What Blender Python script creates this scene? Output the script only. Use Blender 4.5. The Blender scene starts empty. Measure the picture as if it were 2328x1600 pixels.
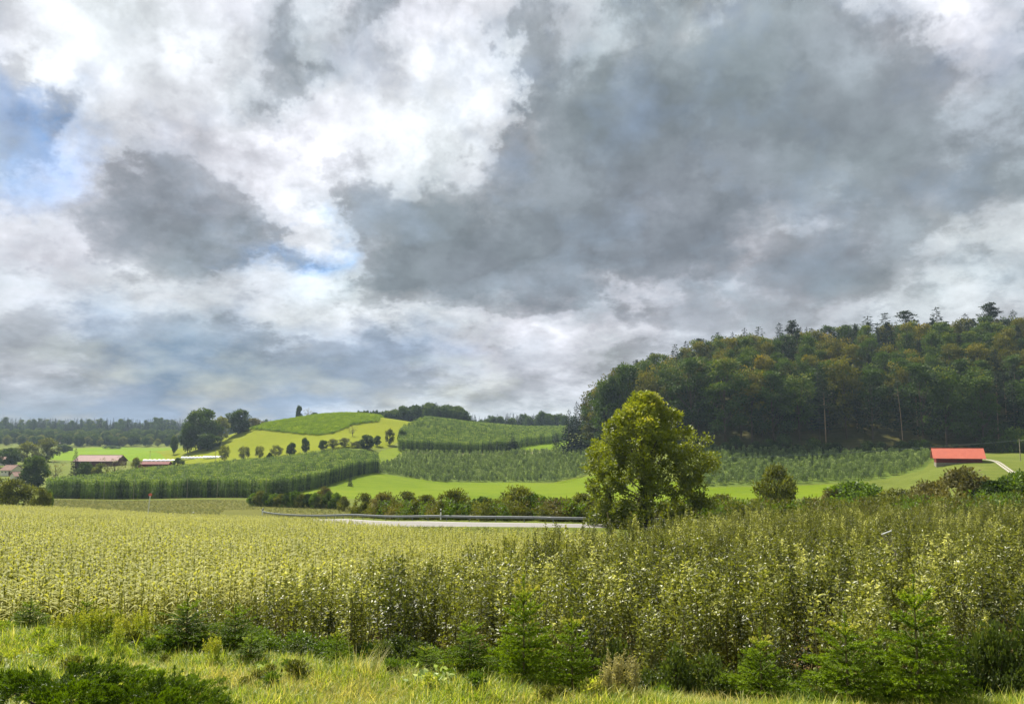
import bpy, math, random
import numpy as np
from mathutils.geometry import delaunay_2d_cdt
from mathutils import Vector

random.seed(7)
RNG = np.random.default_rng(7)
S = bpy.context.scene
COL = S.collection
F = 1827.0                      # focal length in photo pixels (photo is 2328 x 1600)
TH = math.atan(200.0 / F)       # camera pitch
ZC = 21.0                       # camera height above the valley floor
SUN_EL, SUN_AZ = math.radians(50), math.radians(-32)   # azimuth from +Y, negative = left

# ------------------------------------------------------------------ camera
cam_d = bpy.data.cameras.new('camera'); cam = bpy.data.objects.new('camera', cam_d); COL.objects.link(cam)
cam_d.sensor_width = 36; cam_d.lens = F / 2328 * 36
cam_d.clip_start = 0.1; cam_d.clip_end = 9000
cam.location = (0, 0, ZC); cam.rotation_euler = (math.pi / 2 + TH, 0, 0)
S.camera = cam

def ray(px, py):
    dx, dy = (px - 1164) / F, (800 - py) / F
    y = math.cos(TH) - dy * math.sin(TH); z = math.sin(TH) + dy * math.cos(TH)
    return dx / y, z / y

# ------------------------------------------------------------------ terrain
TA = [-900, 0, 200, 400, 600, 800, 1000, 1200, 1400, 1600, 1800, 2000, 2328, 3100]
TT = [
 (-60, [-4.0]*14),
 (0,   [-3.9]*14),
 (9,   [-3.9]*14),
 (12.5,[-4.0]*14),
 (13.2,[-4.0,-4.0,-4.0,-4.0,-4.0,-4.0,-4.02,-4.05,-4.1,-4.2,-4.25,-4.3,-4.3,-4.3]),
 (14.5,[-4.05,-4.05,-4.05,-4.05,-4.05,-4.05,-4.1,-4.3,-4.6,-4.75,-4.8,-4.8,-4.8,-4.8]),
 (17,  [-4.05,-4.05,-4.06,-4.15,-4.42,-4.6,-4.85,-5.1,-5.25,-5.3,-5.3,-5.3,-5.3,-5.3]),
 (19,  [-4.3,-4.3,-4.45,-4.8,-5.1,-5.3,-5.4,-5.5,-5.5,-5.5,-5.5,-5.5,-5.5,-5.5]),
 (22,  [-6.0,-6.0,-6.0,-6.0,-6.0,-6.0,-6.0,-6.0,-6.0,-5.9,-5.8,-5.8,-5.8,-5.8]),
 (40,  [-7.1,-7.1,-7.1,-7.1,-7.1,-7.1,-7.1,-7.0,-6.9,-6.8,-6.8,-6.8,-6.8,-6.8]),
 (60,  [-8.3,-8.3,-8.4,-8.5,-8.6,-8.5,-8.4,-8.0,-8.0,-8.0,-7.9,-7.8,-7.6,-7.4]),
 (85,  [-9.4,-9.4,-9.6,-9.9,-10.2,-10.1,-9.6,-9.3,-9.2,-9.1,-9.0,-8.8,-8.6,-8.4]),
 (110, [-10.8,-10.8,-11.2,-11.8,-12.0,-11.3,-10.6,-10.4,-10.4,-10.6,-10.4,-10.0,-8.8,-8.0]),
 (130, [-11.8,-11.8,-12.4,-13.2,-13.3,-12.3,-12.3,-12.6,-13.0,-13.0,-13.0,-12.6,-10.6,-9.2]),
 (180, [-15,-15,-15.3,-15.8,-16.4,-16.4,-17,-17,-17,-17,-16.5,-15.5,-12,-9.3]),
 (250, [-18.8,-18.8,-18.8,-18.8,-18.8,-18.8,-19,-19.4,-19.4,-19.2,-18.9,-17.5,-12,-9]),
 (290, [-20.3,-20.3,-20.3,-20.3,-20.2,-20.1,-20,-20,-20,-18.8,-18.2,-15.5,-7.6,-6]),
 (330, [-20.6,-20.6,-20.6,-20.6,-20.3,-19.0,-20.4,-20.5,-19.0,-13.4,-12.0,-9.5,-6,-4]),
 (360, [-20.5,-20.5,-20.3,-19.8,-18.5,-15.0,-20.6,-20.7,-16,-8,-7,-5.5,-4,-3]),
 (400, [-19.8,-19.8,-19.4,-19.0,-18.0,-12.2,-20.8,-20.9,-6,8,8,11,16,18]),
 (430, [-19,-19,-18.6,-18,-16.8,-9,-14.5,-14.5,2,20,22,24,30,33]),
 (460, [-18.0,-18.0,-17.4,-16.5,-12.5,-4.5,-8.5,-8.3,8,28,32,35,42,46]),
 (520, [-16,-16,-15.8,-14.0,-5,5.5,-3.0,-4.5,14,36,42,46,52,56]),
 (600, [-13.6,-13.6,-13.4,-8.5,12.5,20.5,11,-1.0,10,30,38,44,52,56]),
 (690, [-11.4,-11.4,-11.4,-10,10,19,11,6,6,18,30,38,44,48]),
 (850, [-8.8,-8.8,-8.8,-9.2,-3,0,4,3,6,10,16,20,24,26]),
 (1000,[-1,-1,-1,-1,-1,3,6,6,6,8,10,12,14,16]),
 (1500,[11,11,11,10,9,9,10,11,12,14,14,14,14,14]),
 (2600,[20]*14),
]
TA.insert(8, 1325)
for _d, _r in TT: _r.insert(8, _r[7] if 330 < _d < 700 else _r[7]*.375+_r[8]*.625 if len(_r) > 8 else _r[7])
TA.insert(13, 2165)
for _d, _r in TT: _r.insert(13, {250: -12.0, 290: -7.3, 330: -5.6, 220: -10}.get(_d, (_r[12]+_r[13])/2))
def _build_terrain():
    Ds = np.array([r[0] for r in TT], float); Zs = np.array([r[1] for r in TT], float); As = np.array(TA, float)
    sv = np.log(np.maximum(Ds, 0) + 8.0); sv[0] = sv[1] - 0.6
    s = np.linspace(sv[0], sv[-1], 1100); a = np.linspace(As[0], As[-1], 300)
    rows = np.array([np.interp(a, As, z) for z in Zs])
    g = np.array([np.interp(s, sv, rows[:, j]) for j in range(len(a))]).T
    def blur(m, k, axis):
        w = np.exp(-np.linspace(-2.2, 2.2, 2 * k + 1) ** 2); w /= w.sum()
        mp = np.pad(m, [(k, k) if ax == axis else (0, 0) for ax in (0, 1)], mode='edge')
        return sum(w[i] * np.take(mp, range(i, i + m.shape[axis]), axis=axis) for i in range(2 * k + 1))
    g = blur(g, 7, 0); g = blur(g, 10, 1)
    return s, a, g
TS, TAa, TG = _build_terrain()
def terr(x, y):
    x = np.atleast_1d(np.asarray(x, float)); y = np.atleast_1d(np.asarray(y, float))
    yy = np.maximum(y, 6.0)
    a = np.clip(x / yy * F + 1164, TAa[0], TAa[-1] - 1e-6)
    s = np.clip(np.log(np.maximum(y, 0) + 8.0), TS[0], TS[-1] - 1e-9)
    fi = (s - TS[0]) / (TS[1] - TS[0]); fj = (a - TAa[0]) / (TAa[1] - TAa[0])
    i = np.clip(fi.astype(int), 0, len(TS) - 2); j = np.clip(fj.astype(int), 0, len(TAa) - 2)
    u = fi - i; v = fj - j
    z = (TG[i, j] * (1-u) * (1-v) + TG[i+1, j] * u * (1-v) + TG[i, j+1] * (1-u) * v + TG[i+1, j+1] * u * v)
    amp = np.clip((y - 20) / 300, 0, 1)
    z = z + amp * 0.35 * (np.sin(x * 0.043 + 1.3) * np.cos(y * 0.031) + 0.5 * np.sin(x * 0.11 + y * 0.07))
    return z + ZC
def gz(x, y): return float(terr(x, y)[0])
def at(px, D, dz=0.0, py=1060):      # world point standing on the terrain in photo column px, D metres out
    x = ray(px, py)[0] * D
    return np.array([x, D, gz(x, D) + dz])
_DD = np.concatenate([np.arange(9, 60, .25), np.arange(60, 300, 1), np.arange(300, 1000, 2.0), np.arange(1000, 2400, 20)])
def hit(px, py):                     # where the ray through a photo pixel first meets the ground
    ax, az = ray(px, py)
    z = terr(ax * _DD, _DD); r = ZC + az * _DD
    k = np.argmax(r <= z)
    if not (r[k] <= z[k]): k = len(_DD) - 1
    D = _DD[k]
    return np.array([ax * D, D, z[k]])

# ------------------------------------------------------------------ mesh helpers
class B:
    def __init__(s): s.v = []; s.f = []; s.t = []; s.m = []; s.n = 0
    def add(s, verts, faces, tint=0.5, mat=0):
        verts = np.asarray(verts, float).reshape(-1, 3); faces = np.asarray(faces, int)
        s.v.append(verts); s.f.append(faces + s.n); s.n += len(verts)
        s.t.append(np.broadcast_to(np.asarray(tint, float), (len(faces),)).copy()); s.m.append(np.full(len(faces), mat, int))
    def mesh(s, name, mats, smooth=False):
        me = bpy.data.meshes.new(name)
        V = np.concatenate(s.v); loops = []; starts = []; tot = []; off = 0
        for f in s.f:
            k = f.shape[1]; loops.append(f.ravel()); n = len(f)
            starts.append(off + np.arange(n) * k); tot.append(np.full(n, k)); off += n * k
        L = np.concatenate(loops)
        me.vertices.add(len(V)); me.vertices.foreach_set('co', V.ravel())
        me.loops.add(len(L)); me.loops.foreach_set('vertex_index', L)
        st = np.concatenate(starts); me.polygons.add(len(st)); me.polygons.foreach_set('loop_start', st)
        me.polygons.foreach_set('loop_total', np.concatenate(tot))
        me.polygons.foreach_set('material_index', np.concatenate(s.m))
        me.polygons.foreach_set('use_smooth', np.full(len(st), smooth))
        a = me.attributes.new('tint', 'FLOAT', 'FACE'); a.data.foreach_set('value', np.concatenate(s.t))
        for m in (mats if isinstance(mats, (list, tuple)) else [mats]): me.materials.append(m)
        me.update(calc_edges=True); me.validate()
        return me
def unit(v): return v / np.maximum(np.linalg.norm(v, axis=-1, keepdims=True), 1e-9)
def rdir(n, rng=None): return unit((rng or RNG).normal(size=(n, 3)))
def leaves(b, C, Dr, L, W, tint=0.5, mat=0, fold=0.12, N=None):
    n = len(C); Dr = unit(Dr); N = rdir(n) if N is None else N
    Sd = unit(np.cross(Dr, N)); Nn = np.cross(Sd, Dr)
    L = np.broadcast_to(L, (n,))[:, None]; W = np.broadcast_to(W, (n,))[:, None]
    v = np.stack([C, C + Dr*L*.45 + Sd*W*.5 + Nn*W*fold, C + Dr*L, C + Dr*L*.45 - Sd*W*.5 + Nn*W*fold], 1)
    b.add(v, np.arange(4*n).reshape(n, 4), tint, mat)
def tube(b, pts, rad, k=6, tint=0.5, mat=0, cap=True):
    pts = np.asarray(pts, float); n = len(pts); rad = np.broadcast_to(rad, (n,))
    t = np.gradient(pts, axis=0); t = unit(t)
    ref = np.array([0.31, 0.95, 0.0]) if abs(t[0][2]) > 0.5 else np.array([0, 0, 1.0])
    s = unit(np.cross(t, ref)); u = np.cross(s, t)
    an = np.linspace(0, 2*np.pi, k, endpoint=False)
    v = pts[:, None] + rad[:, None, None] * (np.cos(an)[None, :, None]*s[:, None] + np.sin(an)[None, :, None]*u[:, None])
    f = []
    for i in range(n-1):
        for j in range(k):
            a = i*k+j; c = i*k+(j+1) % k; f.append((a, c, c+k, a+k))
    b.add(v, f, tint, mat)
    if cap and k > 2:
        b.add(v[-1], [list(range(k))], tint, mat)
def box(b, lo, hi, tint=.5, mat=0):
    x0, y0, z0 = lo; x1, y1, z1 = hi
    v = [(x0,y0,z0),(x1,y0,z0),(x1,y1,z0),(x0,y1,z0),(x0,y0,z1),(x1,y0,z1),(x1,y1,z1),(x0,y1,z1)]
    b.add(v, [(0,3,2,1),(4,5,6,7),(0,1,5,4),(1,2,6,5),(2,3,7,6),(3,0,4,7)], tint, mat)

def link(name, me, parent=None, loc=(0,0,0), rz=0, sc=1):
    o = bpy.data.objects.new(name, me); COL.objects.link(o)
    if parent is not None: o.parent = parent
    o.location = loc; o.rotation_euler = (0, 0, rz); o.scale = (sc,)*3 if np.isscalar(sc) else sc
    return o
def tag(o, label=None, cat=None, group=None, kind=None):
    if label: o['label'] = label
    if cat: o['category'] = cat
    if group: o['group'] = group
    if kind: o['kind'] = kind
    return o
def struct(name, me, label=None):
    return tag(link(name, me), label, None, None, 'structure')
def thing(name, parts, label, cat, loc, rz=0, sc=1, group=None):
    """parts: list of (part_name, mesh).  The root is an Empty standing at the thing's base."""
    r = link(name, None, None, loc, rz, sc); r.empty_display_size = .2
    tag(r, label, cat, group)
    for pn, me in parts: link(pn, me, r)
    return r

# ------------------------------------------------------------------ materials
def lin(c): return tuple(((x/255)/12.92 if x/255 <= .04045 else ((x/255+.055)/1.055)**2.4) for x in c) + (1,)
class NT:
    def __init__(s, nt): s.nt = nt
    def n(s, t, **k):
        nd = s.nt.nodes.new(t)
        for a, b in k.items():
            if a in ('ins',): continue
            setattr(nd, a, b)
        for a, b in (k.get('ins') or {}).items():
            so = nd.inputs[a]
            if isinstance(b, bpy.types.NodeSocket): s.nt.links.new(b, so)
            else: so.default_value = b
        return nd
    def l(s, a, b): s.nt.links.new(a, b)
    def math(s, op, a, b=None, c=None, clamp=False):
        nd = s.nt.nodes.new('ShaderNodeMath'); nd.operation = op; nd.use_clamp = clamp
        for i, x in enumerate((a, b, c)):
            if x is None: continue
            if isinstance(x, bpy.types.NodeSocket): s.nt.links.new(x, nd.inputs[i])
            else: nd.inputs[i].default_value = x
        return nd.outputs[0]
    def mix(s, f, a, b, bt='MIX'):
        nd = s.nt.nodes.new('ShaderNodeMix'); nd.data_type = 'RGBA'; nd.blend_type = bt
        for so, x in ((nd.inputs[0], f), (nd.inputs[6], a), (nd.inputs[7], b)):
            if isinstance(x, bpy.types.NodeSocket): s.nt.links.new(x, so)
            else: so.default_value = x
        return nd.outputs[2]
    def ramp(s, f, stops, interp='LINEAR'):
        nd = s.nt.nodes.new('ShaderNodeValToRGB'); cr = nd.color_ramp; cr.interpolation = interp
        while len(cr.elements) < len(stops): cr.elements.new(1.0)
        for e, (p, c) in zip(cr.elements, stops): e.position = p; e.color = c
        s.nt.links.new(f, nd.inputs[0]); return nd
def new_mat(name):
    m = bpy.data.materials.new(name); m.use_nodes = True; m.node_tree.nodes.clear()
    t = NT(m.node_tree); out = t.n('ShaderNodeOutputMaterial'); return m, t, out
def leaf_mat(name, dark, light, tip=None, rough=.5, spec=.4, trans=.35, hue=.0, scale=.6, objvar=.25):
    """foliage: per-leaf tint, clump noise and per-plant variation, with some light let through"""
    m, t, out = new_mat(name)
    at_ = t.n('ShaderNodeAttribute', attribute_name='tint'); oi = t.n('ShaderNodeObjectInfo'); tc = t.n('ShaderNodeTexCoord')
    nz = t.n('ShaderNodeTexNoise', ins={'Vector': tc.outputs['Object'], 'Scale': scale, 'Detail': 2.0})
    f = t.math('ADD', t.math('MULTIPLY', at_.outputs['Fac'], .75), t.math('MULTIPLY_ADD', nz.outputs['Fac'], 1.0, -.5))
    ge = t.n('ShaderNodeNewGeometry'); nw = t.n('ShaderNodeTexNoise', ins={'Vector': ge.outputs['Position'], 'Scale': .11, 'Detail': 3.0})
    f = t.math('ADD', f, t.math('MULTIPLY_ADD', nw.outputs['Fac'], .44, -.22))
    f = t.math('ADD', f, t.math('MULTIPLY_ADD', oi.outputs['Random'], objvar, .12 - objvar*.5), clamp=True)
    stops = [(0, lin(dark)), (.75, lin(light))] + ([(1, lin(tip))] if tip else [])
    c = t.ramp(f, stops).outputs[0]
    p = t.n('ShaderNodeBsdfPrincipled', ins={'Base Color': c, 'Roughness': rough, 'Specular IOR Level': spec})
    tr = t.n('ShaderNodeBsdfTranslucent', ins={'Color': t.mix(1.0, c, (1.35, 1.3, .75, 1), 'MULTIPLY')})
    mx = t.n('ShaderNodeMixShader', ins={0: trans, 1: p.outputs[0], 2: tr.outputs[0]})
    t.l(mx.outputs[0], out.inputs[0]); return m
def flat_mat(name, a, b=None, rough=.8, scale=3.0, spec=.3, metal=0.0, bump=0.0, stretch=(1,1,1)):
    m, t, out = new_mat(name); b = b or a
    tc = t.n('ShaderNodeTexCoord'); mp = t.n('ShaderNodeMapping', ins={'Vector': tc.outputs['Object'], 'Scale': stretch})
    nz = t.n('ShaderNodeTexNoise', ins={'Vector': mp.outputs[0], 'Scale': scale, 'Detail': 6.0, 'Roughness': .6})
    c = t.ramp(nz.outputs['Fac'], [(.3, lin(a)), (.7, lin(b))]).outputs[0]
    p = t.n('ShaderNodeBsdfPrincipled', ins={'Base Color': c, 'Roughness': rough, 'Specular IOR Level': spec, 'Metallic': metal})
    if bump:
        bp = t.n('ShaderNodeBump', ins={'Strength': bump, 'Distance': .1, 'Height': nz.outputs['Fac']}); t.l(bp.outputs[0], p.inputs['Normal'])
    t.l(p.outputs[0], out.inputs[0]); return m
def field_mat(name, a, b, c=None, s1=.02, s2=.5, bump=.6, dist=.3, trans=.25):
    m, t, out = new_mat(name); c = c or b
    tc = t.n('ShaderNodeTexCoord')
    n1 = t.n('ShaderNodeTexNoise', ins={'Vector': tc.outputs['Object'], 'Scale': s1, 'Detail': 5.0, 'Roughness': .6, 'Distortion': .6})
    n2 = t.n('ShaderNodeTexNoise', ins={'Vector': tc.outputs['Object'], 'Scale': s2, 'Detail': 4.0, 'Roughness': .7})
    ms = t.n('ShaderNodeMapping', ins={'Vector': tc.outputs['Object'], 'Rotation': (0, 0, .35), 'Scale': (.02, .42, 1)}); n3 = t.n('ShaderNodeTexNoise', ins={'Vector': ms.outputs[0], 'Scale': 1.0, 'Detail': 3.0})
    f = t.math('ADD', t.math('MULTIPLY', n1.outputs['Fac'], .42), t.math('ADD', t.math('MULTIPLY', n2.outputs['Fac'], .3), t.math('MULTIPLY', n3.outputs['Fac'], .28)))
    col = t.ramp(f, [(.36, lin(a)), (.5, lin(b)), (.66, lin(c))]).outputs[0]
    p = t.n('ShaderNodeBsdfPrincipled', ins={'Base Color': col, 'Roughness': .95, 'Specular IOR Level': .04})
    bp = t.n('ShaderNodeBump', ins={'Strength': bump, 'Distance': dist, 'Height': n2.outputs['Fac']}); t.l(bp.outputs[0], p.inputs['Normal'])
    t.l(p.outputs[0], out.inputs[0]); return m

M = {}
M['bark'] = flat_mat('bark', (58,48,38), (92,80,64), .9, 2.5, bump=.5, stretch=(1,1,.2))
M['palebark'] = flat_mat('pale_bark', (120,100,80), (150,128,100), .9, 1.5, stretch=(1,1,.2))
M['stem'] = flat_mat('stem', (78,74,44), (120,112,64), .8, 4)
M['wood'] = flat_mat('weathered_wood', (130,120,98), (178,168,142), .85, 3, stretch=(1,1,.2))
M['soil'] = field_mat('soil', (62,52,34), (82,68,42), (98,84,50), .2, 3)

# ------------------------------------------------------------------ world: daylight sky with layered clouds
EXPO = 1.0
def make_world():
    w = bpy.data.worlds.new('World'); S.world = w; w.use_nodes = True; w.node_tree.nodes.clear(); t = NT(w.node_tree)
    out = t.n('ShaderNodeOutputWorld')
    sky = t.n('ShaderNodeTexSky', sky_type='NISHITA', sun_disc=False, sun_elevation=SUN_EL, sun_rotation=SUN_AZ, air_density=1.2, dust_density=1.2)
    rows = [  # coarse brightness map of the cloud cover over azimuth and elevation (letters: bluish stretches)
     "788777364387364453435874",
     "887776246798345433343553",
     "7d7887367899333332233444",
     "BB8878889995222112223344",
     "dB7356578775211112223323",
     "8B6224787654322332223335",
     "746222882222222111343365",
     "75753239B2221111112633356",
     "7666678831112222345422667",
     "44ccd7867779875434566566",
     "566cccddccd5355555555555",
     "54dccccdd566555555555555",
     "cddddddd6666666666666666"]
    rows[7] = "757523Bb5221111112633456"
    rows[8] = "766667883111222345522566"
    rows[9] = "44ccd786777798754345666"+"6"
    pal = {'B': ((118,166,224), .95), 'b': ((168,195,228), .85), 'c': ((126,150,176), .97), 'd': ((154,171,194), .97)}
    def cell(ch):
        if ch in pal: return np.array(lin(pal[ch][0])[:3] + (pal[ch][1],))
        k = int(ch); v = [132,145,157,168,180,192,206,219,232,243][k]
        c = (v-10, v, v+8) if k < 5 else (v-4, v, v+5)
        a = np.array(lin(c)[:3] + (1,))
        if k >= 8: a[:3] *= 1.0 + .03*(k-7)
        return a
    G = np.array([[cell(ch) for ch in r[:24]] for r in rows])
    def samp(px, py):
        fi = np.clip((py - 38) / 77, 0, 12); fj = np.clip((px - 48.5) / 97, 0, 23)
        i = min(int(fi), 11); j = min(int(fj), 22); u = fi-i; v = fj-j
        return G[i,j]*(1-u)*(1-v) + G[i+1,j]*u*(1-v) + G[i,j+1]*(1-u)*v + G[i+1,j+1]*u*v
    tc = t.n('ShaderNodeTexCoord'); sep = t.n('ShaderNodeSeparateXYZ', ins={0: tc.outputs['Generated']})
    X, Y, Z = sep.outputs
    az = t.math('ARCTAN2', X, Y)
    hor = t.math('SQRT', t.math('ADD', t.math('MULTIPLY', X, X), t.math('MULTIPLY', Y, Y)))
    el = t.math('ARCTAN2', Z, hor)
    # noise coordinates: azimuth / elevation, stretched sideways towards the horizon as a cloud sheet is
    elw = t.math('POWER', t.math('MAXIMUM', el, 0.0), .62)
    q = t.n('ShaderNodeCombineXYZ', ins={0: az, 1: t.math('MULTIPLY', elw, 1.35), 2: 0.0}).outputs[0]
    def noise(scale, det, rough=.55, dist=0.0, vec=q, off=0.0):
        v = t.n('ShaderNodeVectorMath', operation='ADD', ins={0: vec, 1: (off, off*.7, off*.3)}).outputs[0]
        return t.n('ShaderNodeTexNoise', ins={'Vector': v, 'Scale': scale, 'Detail': det, 'Roughness': rough, 'Distortion': dist})
    w1 = noise(7, 8, .6, .0, off=3.1); w2 = noise(7, 8, .6, .0, off=11.7)
    aw = t.math('ADD', az, t.math('MULTIPLY', t.math('SUBTRACT', w1.outputs[0], .5), .34))
    ew = t.math('ADD', el, t.math('MULTIPLY', t.math('SUBTRACT', w2.outputs[0], .5), t.math('MULTIPLY_ADD', t.math('MINIMUM', t.math('MAXIMUM', el, 0.), .25), .9, .03)))
    A0, A1 = math.radians(-36), math.radians(36); E0, E1 = math.radians(0), math.radians(30)
    fa = t.math('DIVIDE', t.math('SUBTRACT', aw, A0), A1 - A0)
    fe = t.math('DIVIDE', t.math('SUBTRACT', ew, E0), (E1 - E0), clamp=True)
    NR, NC = 15, 30
    acc = None; acca = None
    for i in range(NR):
        e = E0 + (E1-E0) * i/(NR-1); stops = []
        for j in range(NC):
            a = A0 + (A1-A0)*j/(NC-1)
            d = np.array([math.sin(a)*math.cos(e), math.cos(a)*math.cos(e), math.sin(e)])
            fw = d[1]*math.cos(TH) + d[2]*math.sin(TH); up = -d[1]*math.sin(TH) + d[2]*math.cos(TH)
            c = samp(1164 + F*d[0]/fw, 800 - F*up/fw); stops.append((j/(NC-1), tuple(float(x) / 1.6 for x in c[:3]) + (float(c[3]),)))
        r = t.ramp(fa, stops, 'LINEAR')
        wgt = t.math('SUBTRACT', 1.0, t.math('ABSOLUTE', t.math('SUBTRACT', t.math('MULTIPLY', fe, NR-1.0), float(i))), clamp=True)
        sc = t.n('ShaderNodeVectorMath', operation='SCALE', ins={0: r.outputs[0], 'Scale': wgt}).outputs[0]
        al = t.math('MULTIPLY', r.outputs[1], wgt)
        acc = sc if acc is None else t.n('ShaderNodeVectorMath', operation='ADD', ins={0: acc, 1: sc}).outputs[0]
        acca = al if acca is None else t.math('ADD', acca, al)
    # billows: fine structure on top
    n1 = noise(9, 9, .58, .05, off=1.0).outputs[0]; n2 = noise(30, 7, .6, .1, off=5.0).outputs[0]
    bill = t.math('ABSOLUTE', t.math('SUBTRACT', noise(13, 6, .5, .1, off=8.0).outputs[0], .5))
    cr = t.n('ShaderNodeMapRange', interpolation_type='SMOOTHSTEP', ins={0: noise(8, 10, .62, .15, off=21.0).outputs[0], 1: .45, 2: .55, 3: -.5, 4: .5}).outputs[0]
    lum = t.n('ShaderNodeVectorMath', operation='DOT_PRODUCT', ins={0: acc, 1: (.33, .34, .33)}).outputs['Value']
    g = t.math('ADD', 1.0, t.math('MULTIPLY', t.math('SUBTRACT', n1, .5), 1.1))
    g = t.math('ADD', g, t.math('MULTIPLY', t.math('SUBTRACT', n2, .5), .35))
    g = t.math('SUBTRACT', g, t.math('MULTIPLY', t.math('SUBTRACT', bill, .1), .5))
    g = t.math('ADD', g, t.math('MULTIPLY', cr, .16))
    lm = t.math('MINIMUM', t.math('MULTIPLY', lum, 3.0), 1.0)          # dark cloud bases stay smoother than the bright ones
    g = t.math('ADD', 1.0, t.math('MULTIPLY', t.math('SUBTRACT', g, 1.0), t.math('MULTIPLY_ADD', lm, .6, .5)))
    nA = noise(8, 11, .66, .0, off=33.0).outputs[0]; nB = noise(17, 9, .62, .0, off=41.0).outputs[0]
    v_ = t.math('MULTIPLY', lum, t.math('ADD', 1.0, t.math('ADD', t.math('MULTIPLY', t.math('SUBTRACT', nA, .5), 1.7), t.math('MULTIPLY', t.math('SUBTRACT', nB, .5), .7))))
    edge = t.n('ShaderNodeMapRange', interpolation_type='SMOOTHSTEP', ins={0: v_, 1: .285, 2: .36, 3: -.5, 4: .5}).outputs[0]
    edge2 = t.n('ShaderNodeMapRange', interpolation_type='SMOOTHSTEP', ins={0: v_, 1: .40, 2: .50, 3: -.5, 4: .5}).outputs[0]
    rim = t.math('SUBTRACT', 1.0, t.math('MULTIPLY', t.math('ABSOLUTE', t.math('SUBTRACT', v_, .37)), 14.0), clamp=True)
    g = t.math('ADD', g, t.math('ADD', t.math('MULTIPLY', edge, .2), t.math('ADD', t.math('MULTIPLY', edge2, .10), t.math('MULTIPLY', rim, .14))))
    # cauliflower heads on the sunlit cumulus
    wq = t.n('ShaderNodeVectorMath', operation='SCALE', ins={0: noise(14, 5, .6, .0, off=51.0).outputs[1], 'Scale': .10}).outputs[0]
    vq = t.n('ShaderNodeVectorMath', operation='ADD', ins={0: q, 1: wq}).outputs[0]
    for sc_, am in ((11, .42), (27, .24)):
        vo = t.n('ShaderNodeTexVoronoi', feature='SMOOTH_F1', ins={'Vector': vq, 'Scale': float(sc_), 'Smoothness': .35, 'Randomness': 1.0}).outputs['Distance']
        g = t.math('ADD', g, t.math('MULTIPLY', t.math('MULTIPLY', t.math('SUBTRACT', .42, vo), am), t.math('MULTIPLY', lm, lm)))
    col = t.n('ShaderNodeVectorMath', operation='SCALE', ins={0: acc, 'Scale': g}).outputs[0]
    tn = t.ramp(noise(3.2, 3, .5, .0, off=61.0).outputs[0], [(.35, (1.015, .985, 1.02, 1)), (.65, (.975, 1.01, .99, 1))]).outputs[0]
    col = t.mix(1.0, col, tn, 'MULTIPLY')
    col = t.n('ShaderNodeVectorMath', operation='SCALE', ins={0: col, 'Scale': 1.6/(2**EXPO)/.1}).outputs[0]
    cov = t.math('ADD', acca, t.math('MULTIPLY', t.math('SUBTRACT', n1, .5), .9), clamp=True)
    cov = t.math('MAXIMUM', cov, .55, clamp=True)
    mixed = t.mix(cov, sky.outputs[0], col)
    bg = t.n('ShaderNodeBackground', ins={'Color': mixed, 'Strength': .1}); t.l(bg.outputs[0], out.inputs[0])
    w.cycles.sampling_method = 'MANUAL'; w.cycles.sample_map_resolution = 512
make_world()
sd = bpy.data.lights.new('sun', 'SUN'); sd.energy = 5.0; sd.angle = math.radians(1.0); sd.color = (1.0, .94, .82)
so = bpy.data.objects.new('sun', sd); COL.objects.link(so)
sv = Vector((math.sin(SUN_AZ)*math.cos(SUN_EL), math.cos(SUN_AZ)*math.cos(SUN_EL), math.sin(SUN_EL)))
so.rotation_euler = sv.to_track_quat('Z', 'Y').to_euler(); so.location = (0, 0, 60)
S.view_settings.view_transform = 'Standard'; S.view_settings.look = 'None'; S.view_settings.exposure = EXPO
S.view_settings.gamma = 1; S.view_settings.use_curve_mapping = False
S.cycles.max_bounces = 6; S.cycles.diffuse_bounces = 3; S.cycles.glossy_bounces = 2; S.cycles.transmission_bounces = 4
S.cycles.volume_bounces = 0; S.cycles.use_denoising = True; S.cycles.use_adaptive_sampling = True; S.cycles.adaptive_threshold = .02
S.cycles.caustics_reflective = False; S.cycles.caustics_refractive = False

# ------------------------------------------------------------------ ground, fields, road (one shared triangulation)
def W(px, D, py=1060): return (ray(px, py)[0]*D, D)
def Hh(px, py): p = hit(px, py); return (float(p[0]), float(p[1]))
def smooth_line(pts, n=8):
    pts = np.array(pts, float); t = np.arange(len(pts)); tt = np.linspace(0, len(pts)-1, (len(pts)-1)*n+1)
    P = np.vstack([2*pts[0]-pts[1], pts, 2*pts[-1]-pts[-2]]); out = []
    for x in tt:
        i = min(int(x), len(pts)-2); u = x-i; a, b, c, d = P[i:i+4]
        out.append(.5*((2*b)+(-a+c)*u+(2*a-5*b+4*c-d)*u*u+(-a+3*b-3*c+d)*u**3))
    return np.array(out)
def offset(line, d):
    t = np.gradient(line, axis=0); t /= np.linalg.norm(t, axis=1)[:, None]
    return line + d*np.stack([-t[:, 1], t[:, 0]], 1)
RAIL = smooth_line([(-62,205),(-56,184),(-40,154),(-26,131),(-10,109),(2,101),(12,96.5),(30,91),(62,84),(110,78)])
road_far = offset(RAIL, -1.0); road_near = offset(RAIL, -8.0)
maize_poly = [W(-260,22.3),W(0,22),W(330,22.5),W(600,26),W(900,33),W(1250,44),W(1400,50),W(1330,57),W(1200,58),W(1000,66),W(800,86),W(640,112),W(520,123),W(345,124),W(150,128),W(-400,130)]
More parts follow.
